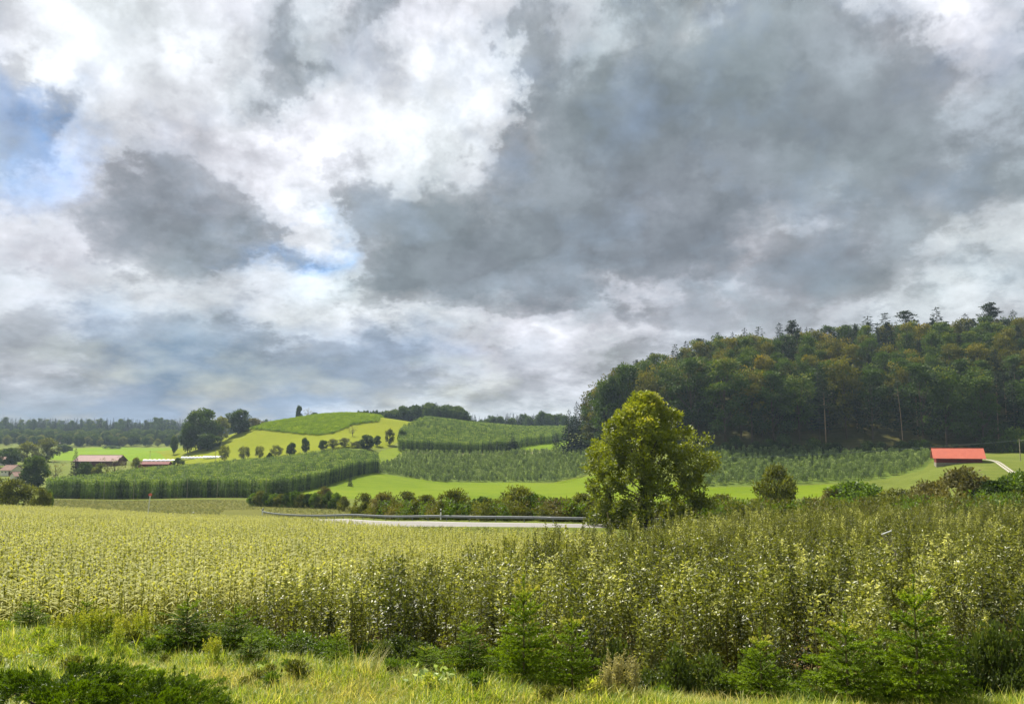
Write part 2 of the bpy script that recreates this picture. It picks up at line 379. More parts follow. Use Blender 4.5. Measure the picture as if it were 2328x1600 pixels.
polys = [  # name, polygon (x, y); first match wins
 ('edge_line', np.vstack([offset(RAIL, -1.35)[road_far[:, 0] > -36], offset(RAIL, -1.55)[road_far[:, 0] > -36][::-1]])),
 ('road', np.vstack([road_far[road_far[:, 0] > -36], road_near[road_near[:, 0] > -38][::-1]])),
 ('soil', np.array(maize_poly)),
 ('soil', np.array([W(330,21),W(900,30),W(1250,40),W(1400,50),W(1700,76),W(2700,76),W(2700,14),W(1400,15),W(800,18)])),
 ('strip_field', np.array([W(60,132),W(345,130),W(560,150),W(800,142),W(1050,121),W(1100,160),W(1000,205),W(560,266),W(60,272)])),
 ('meadow', np.array([W(640,276),W(1000,262),W(1500,258),W(1900,262),W(1900,296),W(1600,300),W(1500,330),W(1340,388),W(1000,396),W(835,386),W(690,318)])),
 ('lane', np.array([W(770,372),W(828,380),W(905,452),W(935,470),W(900,474),W(868,462),W(850,440)])),
 ('dirt_track', np.array([W(908,459.5),W(1080,466),W(1300,472),W(1300,478),W(1080,470),W(905,463)])),
 ('hop_soil', np.array([W(105,284),W(610,284),W(862,392),W(858,424),W(700,436),W(550,436),W(420,412),W(300,380),W(150,326),W(105,300)])),
 ('hill_meadow', np.array([W(392,490),W(500,470),W(700,462),W(880,470),W(905,500),W(910,560),W(1010,640),W(1010,700),W(330,700),W(370,560)])),
 ('green_meadow', np.array([W(95,600),W(180,560),W(300,540),W(392,520),W(395,700),W(400,850),W(250,880),W(160,830),W(110,740)])),
 ('knoll_field', np.array([W(1180,500),W(1270,495),W(1300,560),W(1290,600),W(1185,540)])),
 ('orchard_floor', np.array([W(835,390),W(1340,395),W(1340,468),W(920,456)])),
 ('orchard_floor', np.array([W(1590,301),W(2100,296),W(2130,330),W(2090,352),W(1590,370)])),
 ('forest_floor', np.array([W(1340,405),W(1600,372),W(2000,352),W(2328,335),W(2900,335),W(2900,640),W(1400,640)])),
]
track_l = smooth_line([W(2236,303),W(2262,292),W(2290,272),W(2335,246),W(2420,235)], 5)
polys.insert(0, ('gravel_track', np.vstack([offset(track_l, .9), offset(track_l, .2)[::-1]])))
polys.insert(0, ('gravel_track', np.vstack([offset(track_l, -.2), offset(track_l, -1.0)[::-1]])))
def inside(poly, x, y):
    c = np.zeros(len(x), bool); n = len(poly); j = n-1
    for i in range(n):
        xi, yi = poly[i]; xj, yj = poly[j]
        m = ((yi > y) != (yj > y)); c ^= m & (x < (xj-xi)*(y-yi)/((yj-yi) or 1e-12)+xi); j = i
    return c
def make_ground():
    pts = []
    Ds = np.unique(np.concatenate([np.exp(np.linspace(math.log(9), math.log(2700), 170)), np.arange(380, 700, 9)]))
    pxs = np.concatenate([np.linspace(-900, -60, 12), np.linspace(-30, 2360, 120), np.linspace(2420, 3100, 10)])
    for D in Ds:
        for p in pxs: pts.append(((p-1164)/F*D, D))
    for x in (-60, -20, 0, 20, 60):
        for y in (-60, -25, 0): pts.append((x, y))
    verts = [Vector(p) for p in pts]; edges = []
    for nm, P in polys:
        P = np.asarray(P, float); n = len(P); base = len(verts); ring = []
        for i in range(n):
            a, b = P[i], P[(i+1) % n]; k = max(1, int(np.linalg.norm(b-a) / max(1.5, a[1]/25)))
            for q in range(k): ring.append(a+(b-a)*q/k)
        for r in ring: verts.append(Vector((float(r[0]), float(r[1]))))
        edges += [(base+i, base+(i+1) % len(ring)) for i in range(len(ring))]
    v2, _, f2, *_ = delaunay_2d_cdt(verts, edges, [], 0, 1e-4)
    V = np.array([(v[0], v[1]) for v in v2]); Fa = np.array([f for f in f2 if len(f) == 3])
    c = V[Fa].mean(1); ids = np.full(len(Fa), -1)
    for k, (nm, P) in reversed(list(enumerate(polys))):
        ids[inside(np.asarray(P), c[:, 0], c[:, 1])] = k
    Zs = terr(V[:, 0], V[:, 1])
    V3 = np.column_stack([V, Zs])
    names = {-1: 'ground'}; [names.update({k: nm}) for k, (nm, _) in enumerate(polys)]
    groups = {}
    for k, nm in names.items(): groups.setdefault(nm, []).append(k)
    mats = {
     'ground': field_mat('rough_grass', (78,88,32), (92,102,40), (110,114,54), .03, .8, 1.0),
     'edge_line': flat_mat('line_paint', (196,194,188), (210,208,202), .8, 2), 'road': flat_mat('asphalt_pale', (118,115,112), (130,127,124), .9, 1.2),
     'soil': M['soil'], 'hop_soil': M['soil'],
     'strip_field': field_mat('strip_field', (84,90,38), (98,100,46), (112,108,60), .15, 1.5, 1.0, .5),
     'meadow': field_mat('meadow_green', (80,100,10), (94,112,14), (106,118,24), .02, .4, .5),
     'lane': field_mat('lane_grass', (88,104,20), (100,116,24), (112,120,36), .1, .6),
     'dirt_track': flat_mat('dirt', (124,116,88), (140,132,100), .9, .4),
     'hill_meadow': field_mat('hill_meadow', (96,106,6), (108,116,8), (116,122,16), .012, .25, .4),
     'green_meadow': field_mat('green_meadow', (84,112,4), (98,122,6), (106,126,12), .012, .25, .4),
     'knoll_field': field_mat('knoll_field', (78,100,6), (90,112,8), (100,118,14), .05, .3, .4),
     'orchard_floor': field_mat('orchard_floor', (72,88,30), (84,100,38), (94,104,48), .1, .8),
     'forest_floor': field_mat('forest_floor', (50,54,24), (70,70,34), (86,76,44), .06, .5),
     'gravel_track': flat_mat('gravel', (150,144,136), (166,160,150), .9, 1.0),
    }
    for nm, ks in groups.items():
        f = Fa[np.isin(ids, ks)]
        if not len(f): continue
        u, inv = np.unique(f, return_inverse=True); b = B(); b.add(V3[u], inv.reshape(-1, 3))
        me = b.mesh(nm, mats[nm], True); struct(nm, me)
make_ground()

# air between here and the far ridge
hz = B(); box(hz, (-2300, -55, ZC-24), (2300, 2690, ZC+92))
hm, t, out = new_mat('haze_air')
pv = t.n('ShaderNodeVolumePrincipled', ins={'Color': (.62, .80, 1.0, 1), 'Density': .00009, 'Anisotropy': .2})
t.l(pv.outputs[0], out.inputs['Volume'])
HAZE = True
if HAZE: tag(link('haze', hz.mesh('haze', hm)), 'thin bluish haze filling the valley air', None, None, 'stuff')

# ------------------------------------------------------------------ instancing for uncountable stuff
def scatter(name, pts, rz, scl, protos, label, tilt=None):
    me = bpy.data.meshes.new(name); n = len(pts); me.vertices.add(n); me.vertices.foreach_set('co', np.asarray(pts, float).ravel())
    R = np.zeros((n, 3)); R[:, 2] = rz
    if tilt is not None: R[:, :2] = tilt
    a = me.attributes.new('rot', 'FLOAT_VECTOR', 'POINT'); a.data.foreach_set('vector', R.ravel())
    a = me.attributes.new('scl', 'FLOAT', 'POINT'); a.data.foreach_set('value', np.broadcast_to(scl, (n,)).astype(float))
    a = me.attributes.new('idx', 'INT', 'POINT'); a.data.foreach_set('value', RNG.integers(0, len(protos), n))
    o = link(name, me); tag(o, label, None, None, 'stuff')
    c = bpy.data.collections.new(name + '_source')
    for i, p in enumerate(protos): c.objects.link(bpy.data.objects.new('%s_source_%02d' % (name, i), p))
    g = bpy.data.node_groups.new(name + '_scatter', 'GeometryNodeTree')
    g.interface.new_socket('Geometry', in_out='INPUT', socket_type='NodeSocketGeometry'); g.interface.new_socket('Geometry', in_out='OUTPUT', socket_type='NodeSocketGeometry')
    N = g.nodes; i_ = N.new('NodeGroupInput'); o_ = N.new('NodeGroupOutput'); ip = N.new('GeometryNodeInstanceOnPoints'); ci = N.new('GeometryNodeCollectionInfo')
    ci.inputs['Collection'].default_value = c; ci.inputs['Separate Children'].default_value = True; ci.inputs['Reset Children'].default_value = True
    def na(nm, ty):
        x = N.new('GeometryNodeInputNamedAttribute'); x.data_type = ty; x.inputs['Name'].default_value = nm; return x.outputs['Attribute']
    L = g.links.new
    L(i_.outputs[0], ip.inputs['Points']); L(ci.outputs[0], ip.inputs['Instance']); ip.inputs['Pick Instance'].default_value = True
    L(na('idx', 'INT'), ip.inputs['Instance Index']); L(na('rot', 'FLOAT_VECTOR'), ip.inputs['Rotation']); L(na('scl', 'FLOAT'), ip.inputs['Scale'])
    L(ip.outputs[0], o_.inputs[0])
    md = o.modifiers.new('scatter', 'NODES'); md.node_group = g
    return o

# ------------------------------------------------------------------ plant makers (each returns meshes at the origin)
def clump_cloud(n, cr, z0, z1, flat=0.0, seed=0, shell=.55, shape=None, lobe=.18):
    """clump centres filling an uneven crown: shape(t) gives the relative radius at height t"""
    r = np.random.default_rng(seed); shape = shape or (lambda t: np.sqrt(np.maximum(0, 1-(2*t-1)**2))*.95+.05)
    t = r.random(n)**.85; an = r.random(n)*2*np.pi; rr = np.maximum(shape(t), .05)*(shell+(1-shell)*r.random(n)**.5)*(r.random(n) > .12)**.5
    lob = 1+lobe*np.sin(an*3+seed+t*2)+lobe*.7*np.sin(an*5+t*9+seed*2)
    return np.column_stack([np.cos(an)*rr*cr*lob, np.sin(an)*rr*cr*lob, z0+(z1-z0)*t])
def crown_leaves(b, Cs, per, rad, L, W, seed, up=.25, sq=.7, tints=None):
    r = np.random.default_rng(seed); n = len(Cs)
    tc = (r.random(n) if tints is None else tints)
    off = unit(r.normal(size=(n, per, 3)))*(r.random((n, per, 1))**.45); off[..., 2] *= sq
    rs = (rad*(.7+.6*r.random(n)))[:, None, None]
    P = Cs[:, None]+off*rs
    D = off+r.normal(size=(n, per, 3))*.6; D[..., 2] += up
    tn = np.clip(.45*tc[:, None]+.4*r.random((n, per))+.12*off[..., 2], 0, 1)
    leaves(b, P.reshape(-1, 3), D.reshape(-1, 3), L*(.7+.6*r.random(n*per)), W*(.7+.6*r.random(n*per)), tn.ravel(), N=unit(r.normal(size=(n*per, 3))+np.array([0, 0, .8])))
def deciduous(seed, H, R, base, ncl, per, crad, L, W, tr=.25, shape=None, mats=('bark', None), limbs=14, sq=.75, nm='tree', lobe=.18):
    r = np.random.default_rng(seed)
    Cs = clump_cloud(ncl, R, base, H-crad*.5, seed=seed, shape=shape, lobe=lobe)
    b = B(); crown_leaves(b, Cs, per, crad, L, W, seed+1, sq=sq, tints=r.random(ncl))
    tb = B(); lean = r.normal(size=2)*.03*H
    zt = np.linspace(0, H*.8, 6); tube(tb, np.column_stack([lean[0]*(zt/H)**2, lean[1]*(zt/H)**2, zt]), tr*(1-.85*zt/H/.85), 7)
    for c in Cs[r.permutation(ncl)[:limbs]]:
        z0 = max(base*.7, c[2]*r.uniform(.4, .7)); p0 = np.array([lean[0]*(z0/H)**2, lean[1]*(z0/H)**2, z0])
        md = (p0+c)/2+np.array([0, 0, -.05*H*r.random()]); tube(tb, [p0, md, c], [tr*.38, tr*.24, tr*.08], 5)
    return [('trunk', tb.mesh(nm+'_trunk', M[mats[0]])), ('crown', b.mesh(nm+'_crown', mats[1]))]
def conifer(seed, H, R, base, mat, L=.9, W=.5, whorl=.7, nb=9, per=10, pw=.9, tr=.16, droop=.25, ragged=.2):
    r = np.random.default_rng(seed); b = B(); z = base; P = []; D = []; T = []
    while z < H*.985:
        f = (z-base)/(H-base); rad = R*(1-f)**pw+.12; k = max(4, int(nb*(1-f*.5))); a0 = r.random()*7
        for j in range(k):
            a = a0+2*np.pi*j/k+r.normal()*.15; rl = rad*(1-ragged*r.random()*1.6)
            d = np.array([np.cos(a), np.sin(a), 0]); n = max(2, int(per*rl/R)+1)
            for q in range(n):
                s = (q+.5)/n; P.append(d*rl*s+np.array([r.normal()*.08*R*.6, r.normal()*.08*R*.6, z-droop*rl*s**1.4+r.normal()*.08*whorl]))
                D.append(d+np.array([r.normal()*.5, r.normal()*.5, -.25+.35*s])); T.append(.25+.5*s*r.random()+.15*r.random())
        z += whorl*(1-.45*f)
    P = np.array(P); n = len(P)
    leaves(b, P, np.array(D), L*(.7+.5*r.random(n))*(1-.5*(P[:, 2]/H)**2), W*(.7+.5*r.random(n))*(1-.4*(P[:, 2]/H)**2), np.array(T), N=unit(np.array([0, 0, .35])+r.normal(size=(n, 3))))
    leaves(b, np.array([[0, 0, H*.96]]*3), np.array([[0, 0, 1.], [.1, 0, 1], [0, .1, 1]]), H*.05, .25, .5)
    tb = B(); tube(tb, [(0, 0, 0), (0, 0, H*.5), (0, 0, H*.97)], [tr, tr*.6, .03], 6)
    return [('trunk', tb.mesh('conifer_trunk', M['bark'])), ('crown', b.mesh('conifer_crown', mat))]
def pine(seed, H, R, mat, bare=.55, ncl=32, per=26):
    r = np.random.default_rng(seed); b = B(); tb = B(); Cs = []
    lean = r.normal(size=2)*.02*H
    for i in range(ncl):
        f = r.random(); z = H*(bare+(1-bare)*f); rad = R*(1.0-.88*f)*r.uniform(.2, 1); a = r.random()*7
        c = np.array([np.cos(a)*rad+lean[0], np.sin(a)*rad+lean[1], z+.12*rad]); Cs.append(c)
        tube(tb, [(lean[0]*.8, lean[1]*.8, z-.12*rad), c*[.5, .5, 1]+[lean[0]*.4, lean[1]*.4, -.05*rad], c], [.09, .06, .02], 4)
    Cs = np.array(Cs); crown_leaves(b, Cs, per*2, R*.22, .6, .3, seed+5, up=.4, sq=.7)
    tube(tb, [(0, 0, 0), (lean[0]*.3, lean[1]*.3, H*.5), (lean[0], lean[1], H*.98)], [.26, .18, .04], 6)
    return [('trunk', tb.mesh('pine_trunk', M['palebark'])), ('crown', b.mesh('pine_crown', mat))]
def bush(seed, H, R, mat, ncl=40, per=60, crad=.6, L=.18, W=.1, sq=.8, up=.5):
    r = np.random.default_rng(seed)
    sh = lambda t: np.sqrt(np.maximum(.02, 1-t**2.2))
    Cs = clump_cloud(ncl, R*.85, crad*.3, H-crad*.45, seed=seed, shape=sh, shell=.4)
    b = B(); crown_leaves(b, Cs, per, crad, L, W, seed+1, up=up, sq=sq)
    tb = B()
    for c in Cs[:12]: tube(tb, [(c[0]*.1, c[1]*.1, -.1), (c[0]*.5, c[1]*.5, c[2]*.6), c], [.05, .035, .01], 4)
    return [('stems', tb.mesh('bush_stems', M['bark'])), ('foliage', b.mesh('bush_foliage', mat))]

LM = {
 'forest': leaf_mat('forest_leaves', (20,38,12), (74,98,26), (116,122,34), .7, .25, .25, scale=.12, objvar=.5),
 'forest_y': leaf_mat('forest_leaves_autumn', (40,50,14), (104,104,22), (146,126,24), .7, .25, .3, scale=.12, objvar=.3),
 'conif': leaf_mat('spruce_dark', (10,24,16), (30,52,28), (44,66,34), .7, .2, .1, scale=.2),
 'pine': leaf_mat('pine_needles', (26,36,24), (60,74,44), (80,84,56), .7, .2, .15, scale=.2),
 'bigtree': leaf_mat('field_tree_leaves', (36,56,12), (144,154,30), (214,202,84), .5, .35, .35, scale=.35, objvar=0),
 'hill': leaf_mat('hill_tree_leaves', (34,52,20), (80,102,38), (112,126,52), .7, .2, .25, scale=.25, objvar=.4),
 'olive': leaf_mat('olive_bush_leaves', (58,66,22), (120,126,46), (164,162,80), .6, .3, .3, scale=.5, objvar=.3),
 'russet': leaf_mat('russet_bush_leaves', (72,72,32), (128,122,62), (160,152,88), .6, .3, .25, scale=.5),
 'greenb': leaf_mat('green_bush_leaves', (48,72,16), (106,132,34), (148,164,60), .55, .35, .35, scale=.5),
 'hop': leaf_mat('hop_leaves', (42,64,22), (110,138,46), (158,170,74), .6, .3, .35, scale=.35, objvar=.75),
 'orchard': leaf_mat('orchard_leaves', (62,84,46), (124,144,84), (172,184,132), .5, .4, .35, scale=.25, objvar=.5),
 'sapling': leaf_mat('sapling_leaves', (46,58,18), (126,132,48), (204,206,136), .45, .5, .42, scale=.9, objvar=.6),
 'sapling_d': leaf_mat('sapling_low_leaves', (38,54,16), (90,106,40), (136,144,84), .5, .3, .3, scale=.9, objvar=.3),
 'maize': leaf_mat('maize_leaves', (100,110,40), (172,172,80), (214,210,136), .6, .22, .45, scale=.7, objvar=.35),
 'grass': leaf_mat('grass_blades', (94,122,24), (164,174,56), (214,206,124), .5, .35, .45, scale=1.2, objvar=.7),
 'verge': leaf_mat('verge_grass_blades', (64,76,26), (104,108,50), (146,138,84), .6, .2, .35, scale=1.2, objvar=.7),
 'drygrass': leaf_mat('dry_grass_blades', (140,138,60), (186,178,104), (214,204,144), .55, .3, .45, scale=1.2, objvar=.5),
 'yspruce': leaf_mat('young_spruce_needles', (50,76,4), (126,150,24), (186,180,84), .6, .25, .35, scale=1.5, objvar=.25),
 'juniper': leaf_mat('juniper_sprays', (34,58,6), (104,130,18), (168,176,56), .5, .3, .35, scale=1.6),
 'goldenrod': leaf_mat('goldenrod_heads', (126,138,32), (178,178,62), (206,200,96), .6, .2, .4, scale=3, objvar=.4),
 'white': leaf_mat('pale_leaves', (120,146,70), (170,188,120), (206,216,176), .4, .4, .3, scale=3),
 'thistle': leaf_mat('dry_thistle', (120,116,76), (172,166,116), (206,198,160), .8, .2, .3, scale=3),
 'hilltop': leaf_mat('hilltop_crop', (84,112,10), (126,150,22), (160,172,44), .6, .3, .4, scale=.05, objvar=.5),
}
def strip_leaf(b, P0, D0, L, W, bend, seg=3, tint=.5, mat=0):
    """arching blade leaves as tapering strips; P0, D0: (n,3); bend: how far they droop"""
    n = len(P0); D0 = unit(D0); H0 = D0.copy(); H0[:, 2] = 0; H0 = unit(H0+1e-6); Sd = unit(np.cross(D0, np.array([0, 0, 1.])+1e-4*D0))
    L = np.broadcast_to(L, (n,))[:, None]; W = np.broadcast_to(W, (n,))[:, None]; bend = np.broadcast_to(bend, (n,))[:, None]
    vs = []
    for k in range(seg+1):
        s = k/seg; c = P0+D0*L*s+H0*L*.15*bend*s*s-np.array([0, 0, 1.])*L*bend*s*s; w = W*(.55+1.1*s if s < .4 else 1.25*(1-s)+.02)*.5
        vs += [c-Sd*w, c+Sd*w]
    v = np.stack(vs, 1); f = np.concatenate([np.arange(n)[:, None]*(2*seg+2)+np.array([2*k, 2*k+1, 2*k+3, 2*k+2]) for k in range(seg)])
    b.add(v, f, np.tile(np.broadcast_to(tint, (n,)), seg), mat)

def scaled(parts, px, D, top_py, hw, Hp, Rp, label, cat, name, group=None, sink=.1, rz=None, base_dz=0):
    x, y, z = at(px, D); top = ZC+ray(px, top_py)[1]*D; Hm = max(.5, top-z); Rm = hw/F*D
    return thing(name, parts, label, cat, (x, y, z-sink), RNG.random()*6.28 if rz is None else rz, (Rm/Rp, Rm/Rp, Hm/Hp), group)

# ---------- wooded hill on the right
broad = [deciduous(100+i, 28, 5.6, 4, 54, 62, 1.9, .85, .5, .32, mats=('bark', LM['forest'] if i < 5 else LM['forest_y']), nm='wood', shape=lambda t: np.sqrt(np.maximum(.1, 1-(1.5*t-.55)**2))) for i in range(8)]
fconif = [conifer(120+i, 28, 3.6, 5, LM['conif'], L=1.3, W=.6, whorl=1.0, ragged=.3) for i in range(3)]
ragc = [conifer(126+i, 28, 3.8, 9, LM['pine'], L=1.5, W=.75, whorl=1.5, nb=6, ragged=.55, pw=.7, droop=.1) for i in range(3)]
pines = [pine(130+i, 27, 4.0, LM['pine']) for i in range(4)]
pts = []; yy = 352
while yy < 520:
    xx = 30+RNG.random()*8
    while xx < 345: pts.append((xx+RNG.normal()*1.6, yy+RNG.normal()*1.8)); xx += 11.0
    yy += 11.2
ft = []
front_y = lambda p: np.interp(p, [1345, 1600, 2000, 2328, 2900], [410, 378, 360, 345, 330])
for x, y in pts:
    p = x/y*F+1164
    if p < 1352 or p > 2470: continue
    front = np.interp(p, [1345, 1600, 2000, 2328, 2900], [410, 378, 360, 345, 330])
    if y < front or (p < 1420 and y > 455): continue
    ft.append((x, y, p, y < front+14))
for i, (x, y, p, fr) in enumerate(ft):
    r = RNG.random(); s = .88+.24*RNG.random()
    s *= 1.27 if fr else (1.12 if y < front_y(p)+28 else 1.0)
    s *= np.interp(p, [1350, 1420, 1520], [1.1, 1.05, 1.0])
    if 1920 < p < 2085 and y < 372: continue
    if r < (.78 if y < 440 else .58):
        aut = RNG.random() < (.10 if fr else .36); k = RNG.integers(5, 8) if aut else RNG.integers(0, 5)
        sx = s*(.95+.3*RNG.random())
        thing('broadleaf_tree', broad[k], ('broadleaf tree with yellow-brown early autumn leaves in the hillside wood' if aut else 'dark green broadleaf tree in the dense hillside wood'), 'tree', (x, y, gz(x, y)-.3), RNG.random()*6.28, (sx, sx, s), 'autumn-tinted trees of the hillside wood' if aut else 'green broadleaf trees of the hillside wood')
    elif r < .92: thing('spruce_tree', fconif[RNG.integers(3)], 'dark pointed spruce standing among broadleaf trees in the hillside wood', 'tree', (x, y, gz(x, y)-.3), RNG.random()*6.28, s*1.02, 'spruces of the hillside wood')
    else: thing('pine_tree', pines[RNG.integers(4)], 'thin-crowned pine rising among the trees of the hillside wood', 'tree', (x, y, gz(x, y)-.3), RNG.random()*6.28, s*1.05, 'pines of the hillside wood')
sky_trees = [(1490,800,0,24),(1540,785,0,24),(1566,777,1,24),(1600,768,0,26),(1641,757,1,30),(1675,756,1,22),(1703,748,1,24),(1735,745,0,30),(1783,736,1,24),(1813,729,0,26),(1857,748,0,24),(1891,752,0,24),(1942,738,0,26),(1989,721,0,36),(2029,714,0,36),(2083,706,0,38),(2149,701,0,30),(2215,715,1,24),(2271,687,0,34),(2327,706,1,26)]
for i, (p, tp, kind, hw) in enumerate(sky_trees):
    D = 500+RNG.random()*8; x, y, z = at(p, D); top = ZC+ray(p, tp)[1]*D; Hm = top-z
    nm = ['sparse dark conifer', 'narrow pointed spruce'][kind]
    pos = ['at the left ridge end', 'on the ridge left half', 'at the ridge middle', 'on the ridge right half', 'at the right ridge edge'][min(4, i//4)]
    nth = ['first', 'second', 'third', 'fourth'][i % 4]
    thing(['pine_tree', 'spruce_tree'][kind], (ragc[i % 3] if i % 3 else pines[i % 4]) if kind == 0 else fconif[i % 3], '%s on the skyline, %s %s' % (nm, nth, pos), 'tree', (x, y, z), i*1.7, (hw/F*D/3.2, hw/F*D/3.2, Hm/27.5), 'trees breaking the skyline of the wooded hill')
for i, (p, D, tp) in enumerate([(1374,412,866),(1382,420,852),(1392,408,856),(1402,424,838),(1412,410,846),(1430,426,826),(1448,412,838),(1466,428,818)]):
    x, y, z = at(p, D); Hm = ZC+ray(p, tp)[1]*D-z; k = [0, 5, 2, 6, 1, 3, 7, 4][i]
    thing('broadleaf_tree', broad[k], ['tall tree at the steep left end of the wood, %s behind the big field tree' % q for q in ('outermost', 'second', 'third', 'fourth', 'fifth', 'sixth', 'seventh', 'eighth')][i], 'tree', (x, y, z-.3), i*1.3, (.95, .95, Hm/28))
x, y, z = at(2056, 357)
bare = pine(140, 33, 3.4, LM['pine'], bare=.72, ncl=14)
thing('pine_tree', bare, 'tall pine with a long bare pale trunk at the wood edge left of the barn', 'tree', (x, y, z-.2), 0.4, 1)
ub = [bush(150+i, 5, 3.6, LM['forest'] if i else LM['hill'], 34, 50, 1.1, .5, .3) for i in range(3)]
for i, p in enumerate(np.linspace(1385, 2345, 30)):
    p += RNG.normal()*8; D = np.interp(p, [1345, 1600, 2000, 2328], [402, 371, 353, 337])+RNG.random()*3; x, y, z = at(p, D); s = .6+.8*RNG.random()
    if 2105 < p < 2245: s = .7
    if i > 27: s = 2.0
    thing('edge_bush', ub[i % 3], 'dark green bush at the foot of the wooded hill' if i < 28 else 'large rounded green bush below the wood at the right edge', 'bush', (x, y, z-.2), p, s, 'bushes along the foot of the wood')

# ---------- orchards
orch = []
for i in range(5):
    r = np.random.default_rng(200+i); b = B(); n = 170
    t_ = r.random(n)**.9; a = r.random(n)*6.28; rr = (.85*(1-.65*t_))*r.random(n)**.5
    P = np.column_stack([np.cos(a)*rr, np.sin(a)*rr, .5+2.5*t_]); Dn = np.column_stack([np.cos(a)*.5, np.sin(a)*.5, np.full(n, .8)])+r.normal(size=(n, 3))*.4
    leaves(b, P, Dn, .42, .2, .2+.6*t_*r.random(n)+.2*r.random(n), 1); tube(b, [(0, 0, 0), (0, 0, 1.6), (0, 0, 2.9)], [.06, .04, .01], 4)
    orch.append(b.mesh('orchard_tree', [M['bark'], LM['orchard']]))
def fill(poly, dx, dy, jit=.15, rot=0.0):
    poly = np.asarray(poly, float); c, s = math.cos(rot), math.sin(rot); R = np.array([[c, -s], [s, c]]); q = poly @ R
    X, Y = np.meshgrid(np.arange(q[:, 0].min(), q[:, 0].max(), dx), np.arange(q[:, 1].min(), q[:, 1].max(), dy))
    P = np.column_stack([X.ravel(), Y.ravel()]); P = P+RNG.normal(size=P.shape)*np.array([dx, dy])*jit; P = P @ R.T
    P = P[inside(poly, P[:, 0], P[:, 1])]; return np.column_stack([P, terr(P[:, 0], P[:, 1])])
OA = fill([W(838,394),W(1338,398),W(1338,470),W(928,456)], 2.2, 2.9, .34, .3)
OB = fill([W(1592,303),W(2092,298),W(2126,328),W(2088,350),W(1592,370)], 2.2, 2.9, .34, .3)
OP = np.vstack([OA, OB]); OP = OP[np.argsort(OP[:, 1])]
for i in range(300):
    x, y, z = OP[i]
    o = tag(link('orchard_tree', orch[i % 5], None, (x, y, z-.05), RNG.random()*6.28, .8+.45*RNG.random()), 'small grey-green orchard tree in the rows of the plantation before the wood', 'tree', 'orchard trees planted in rows')
scatter('orchard_rows', OP[300:], RNG.random(len(OP)-300)*6.28, .8+.45*RNG.random(len(OP)-300), orch, 'rows of small grey-green orchard trees stretching up the slope')

# ---------- hop gardens
hops = []
for i in range(5):
    r = np.random.default_rng(220+i); b = B(); n = 330
    t_ = r.random(n); a = r.random(n)*6.28; rr = (.34+.30*t_+.1*np.sin(t_*9+i))*(.4+.6*r.random(n)**.5)
    P = np.column_stack([np.cos(a)*rr, np.sin(a)*rr, .15+6.5*t_]); Dn = np.column_stack([np.cos(a), np.sin(a), -.2+r.normal(size=n)*.6])
    leaves(b, P, Dn, .38, .26, .1+.6*t_*r.random(n)+.25*r.random(n)); tube(b, [(0, 0, 0), (.05, 0, 3), (0, 0, 6.7)], .03, 4, .1)
    hops.append(b.mesh('hop_bine', LM['hop']))
hA = [W(112,284),W(607,284),W(861,392),W(858,420),W(700,432),W(550,432),W(420,408),W(300,376),W(150,322),W(112,300)]
def along(a, b, step):
    a = np.array(a); b = np.array(b); n = int(np.linalg.norm(b-a)/step); P = np.array([a+(b-a)*i/n for i in range(n+1)]); return P
edge = np.vstack([along(hA[0], hA[1], 1.5), along(hA[1], hA[2], 1.45)])
inner = fill(hA, 1.7, 3.0, .06); sel = inner[(inner[:, 1] < 300)]
E = np.column_stack([edge, terr(edge[:, 0], edge[:, 1])]); nE = len(E)
indiv = np.vstack([E, sel[np.argsort(sel[:, 1])]])[:300]
for i, (x, y, z) in enumerate(indiv):
    tag(link('hop_plant', hops[i % 5], None, (x, y, z), RNG.random()*6.28, (1, 1, .94+.1*RNG.random())), ('tall leafy hop plant in the front row facing the valley meadow' if i < nE else 'tall leafy hop plant just behind the front row of the hop garden'), 'hop plant', 'hop plants at the front of the hop garden')
used = {(round(a, 3), round(c, 3)) for a, c, _ in indiv}
rest = np.array([p for p in inner if (round(p[0], 3), round(p[1], 3)) not in used])
hB = [W(906,464),W(1090,470),W(1178,480),W(1186,520),W(1255,560),W(1288,600),W(1290,690),W(1015,690),W(1000,645),W(908,530)]
rest = np.vstack([rest, fill(hB, 1.9, 3.2, .06), np.column_stack([along(hB[0], hB[2], 1.3), terr(*along(hB[0], hB[2], 1.3).T)])])
hC = [W(275,985),W(402,985),W(402,1040),W(275,1040)]; rest = np.vstack([rest, fill(hC, 3, 4, .06)])
scatter('hop_rows', rest, RNG.random(len(rest))*6.28, .95+.1*RNG.random(len(rest)), hops, 'dense rows of tall green hop plants filling the hop gardens')
pb = B(); tube(pb, [(0, 0, 0), (0, 0, 7.2)], [.08, .06], 6); pole_me = pb.mesh('hop_pole', M['wood'])
k = 0
for p, D in [(241,283),(308,283),(429,283),(497,283)]+[(607+ (862-607)*q, 283+108*q) for q in (.0,.28,.6,1.0)]:
    x, y, z = at(p, D); k += 1
    tag(link('hop_pole', pole_me, None, (x, y-.4, z), 0), 'pale wooden trellis pole along the front of the hop garden', 'pole', 'trellis poles of the hop garden')
for p, D in [(240,330),(330,350),(420,345),(520,360),(570,380),(640,372),(724,405),(683,425),(760,420),(450,390),(360,370),(820,410)]:
    x, y, z = at(p, D); tag(link('hop_pole', pole_me, None, (x, y, z), 0, (1.1, 1.1, 1.12)), 'pale pole tip rising above the tops of the hop plants', 'pole', 'trellis poles of the hop garden')

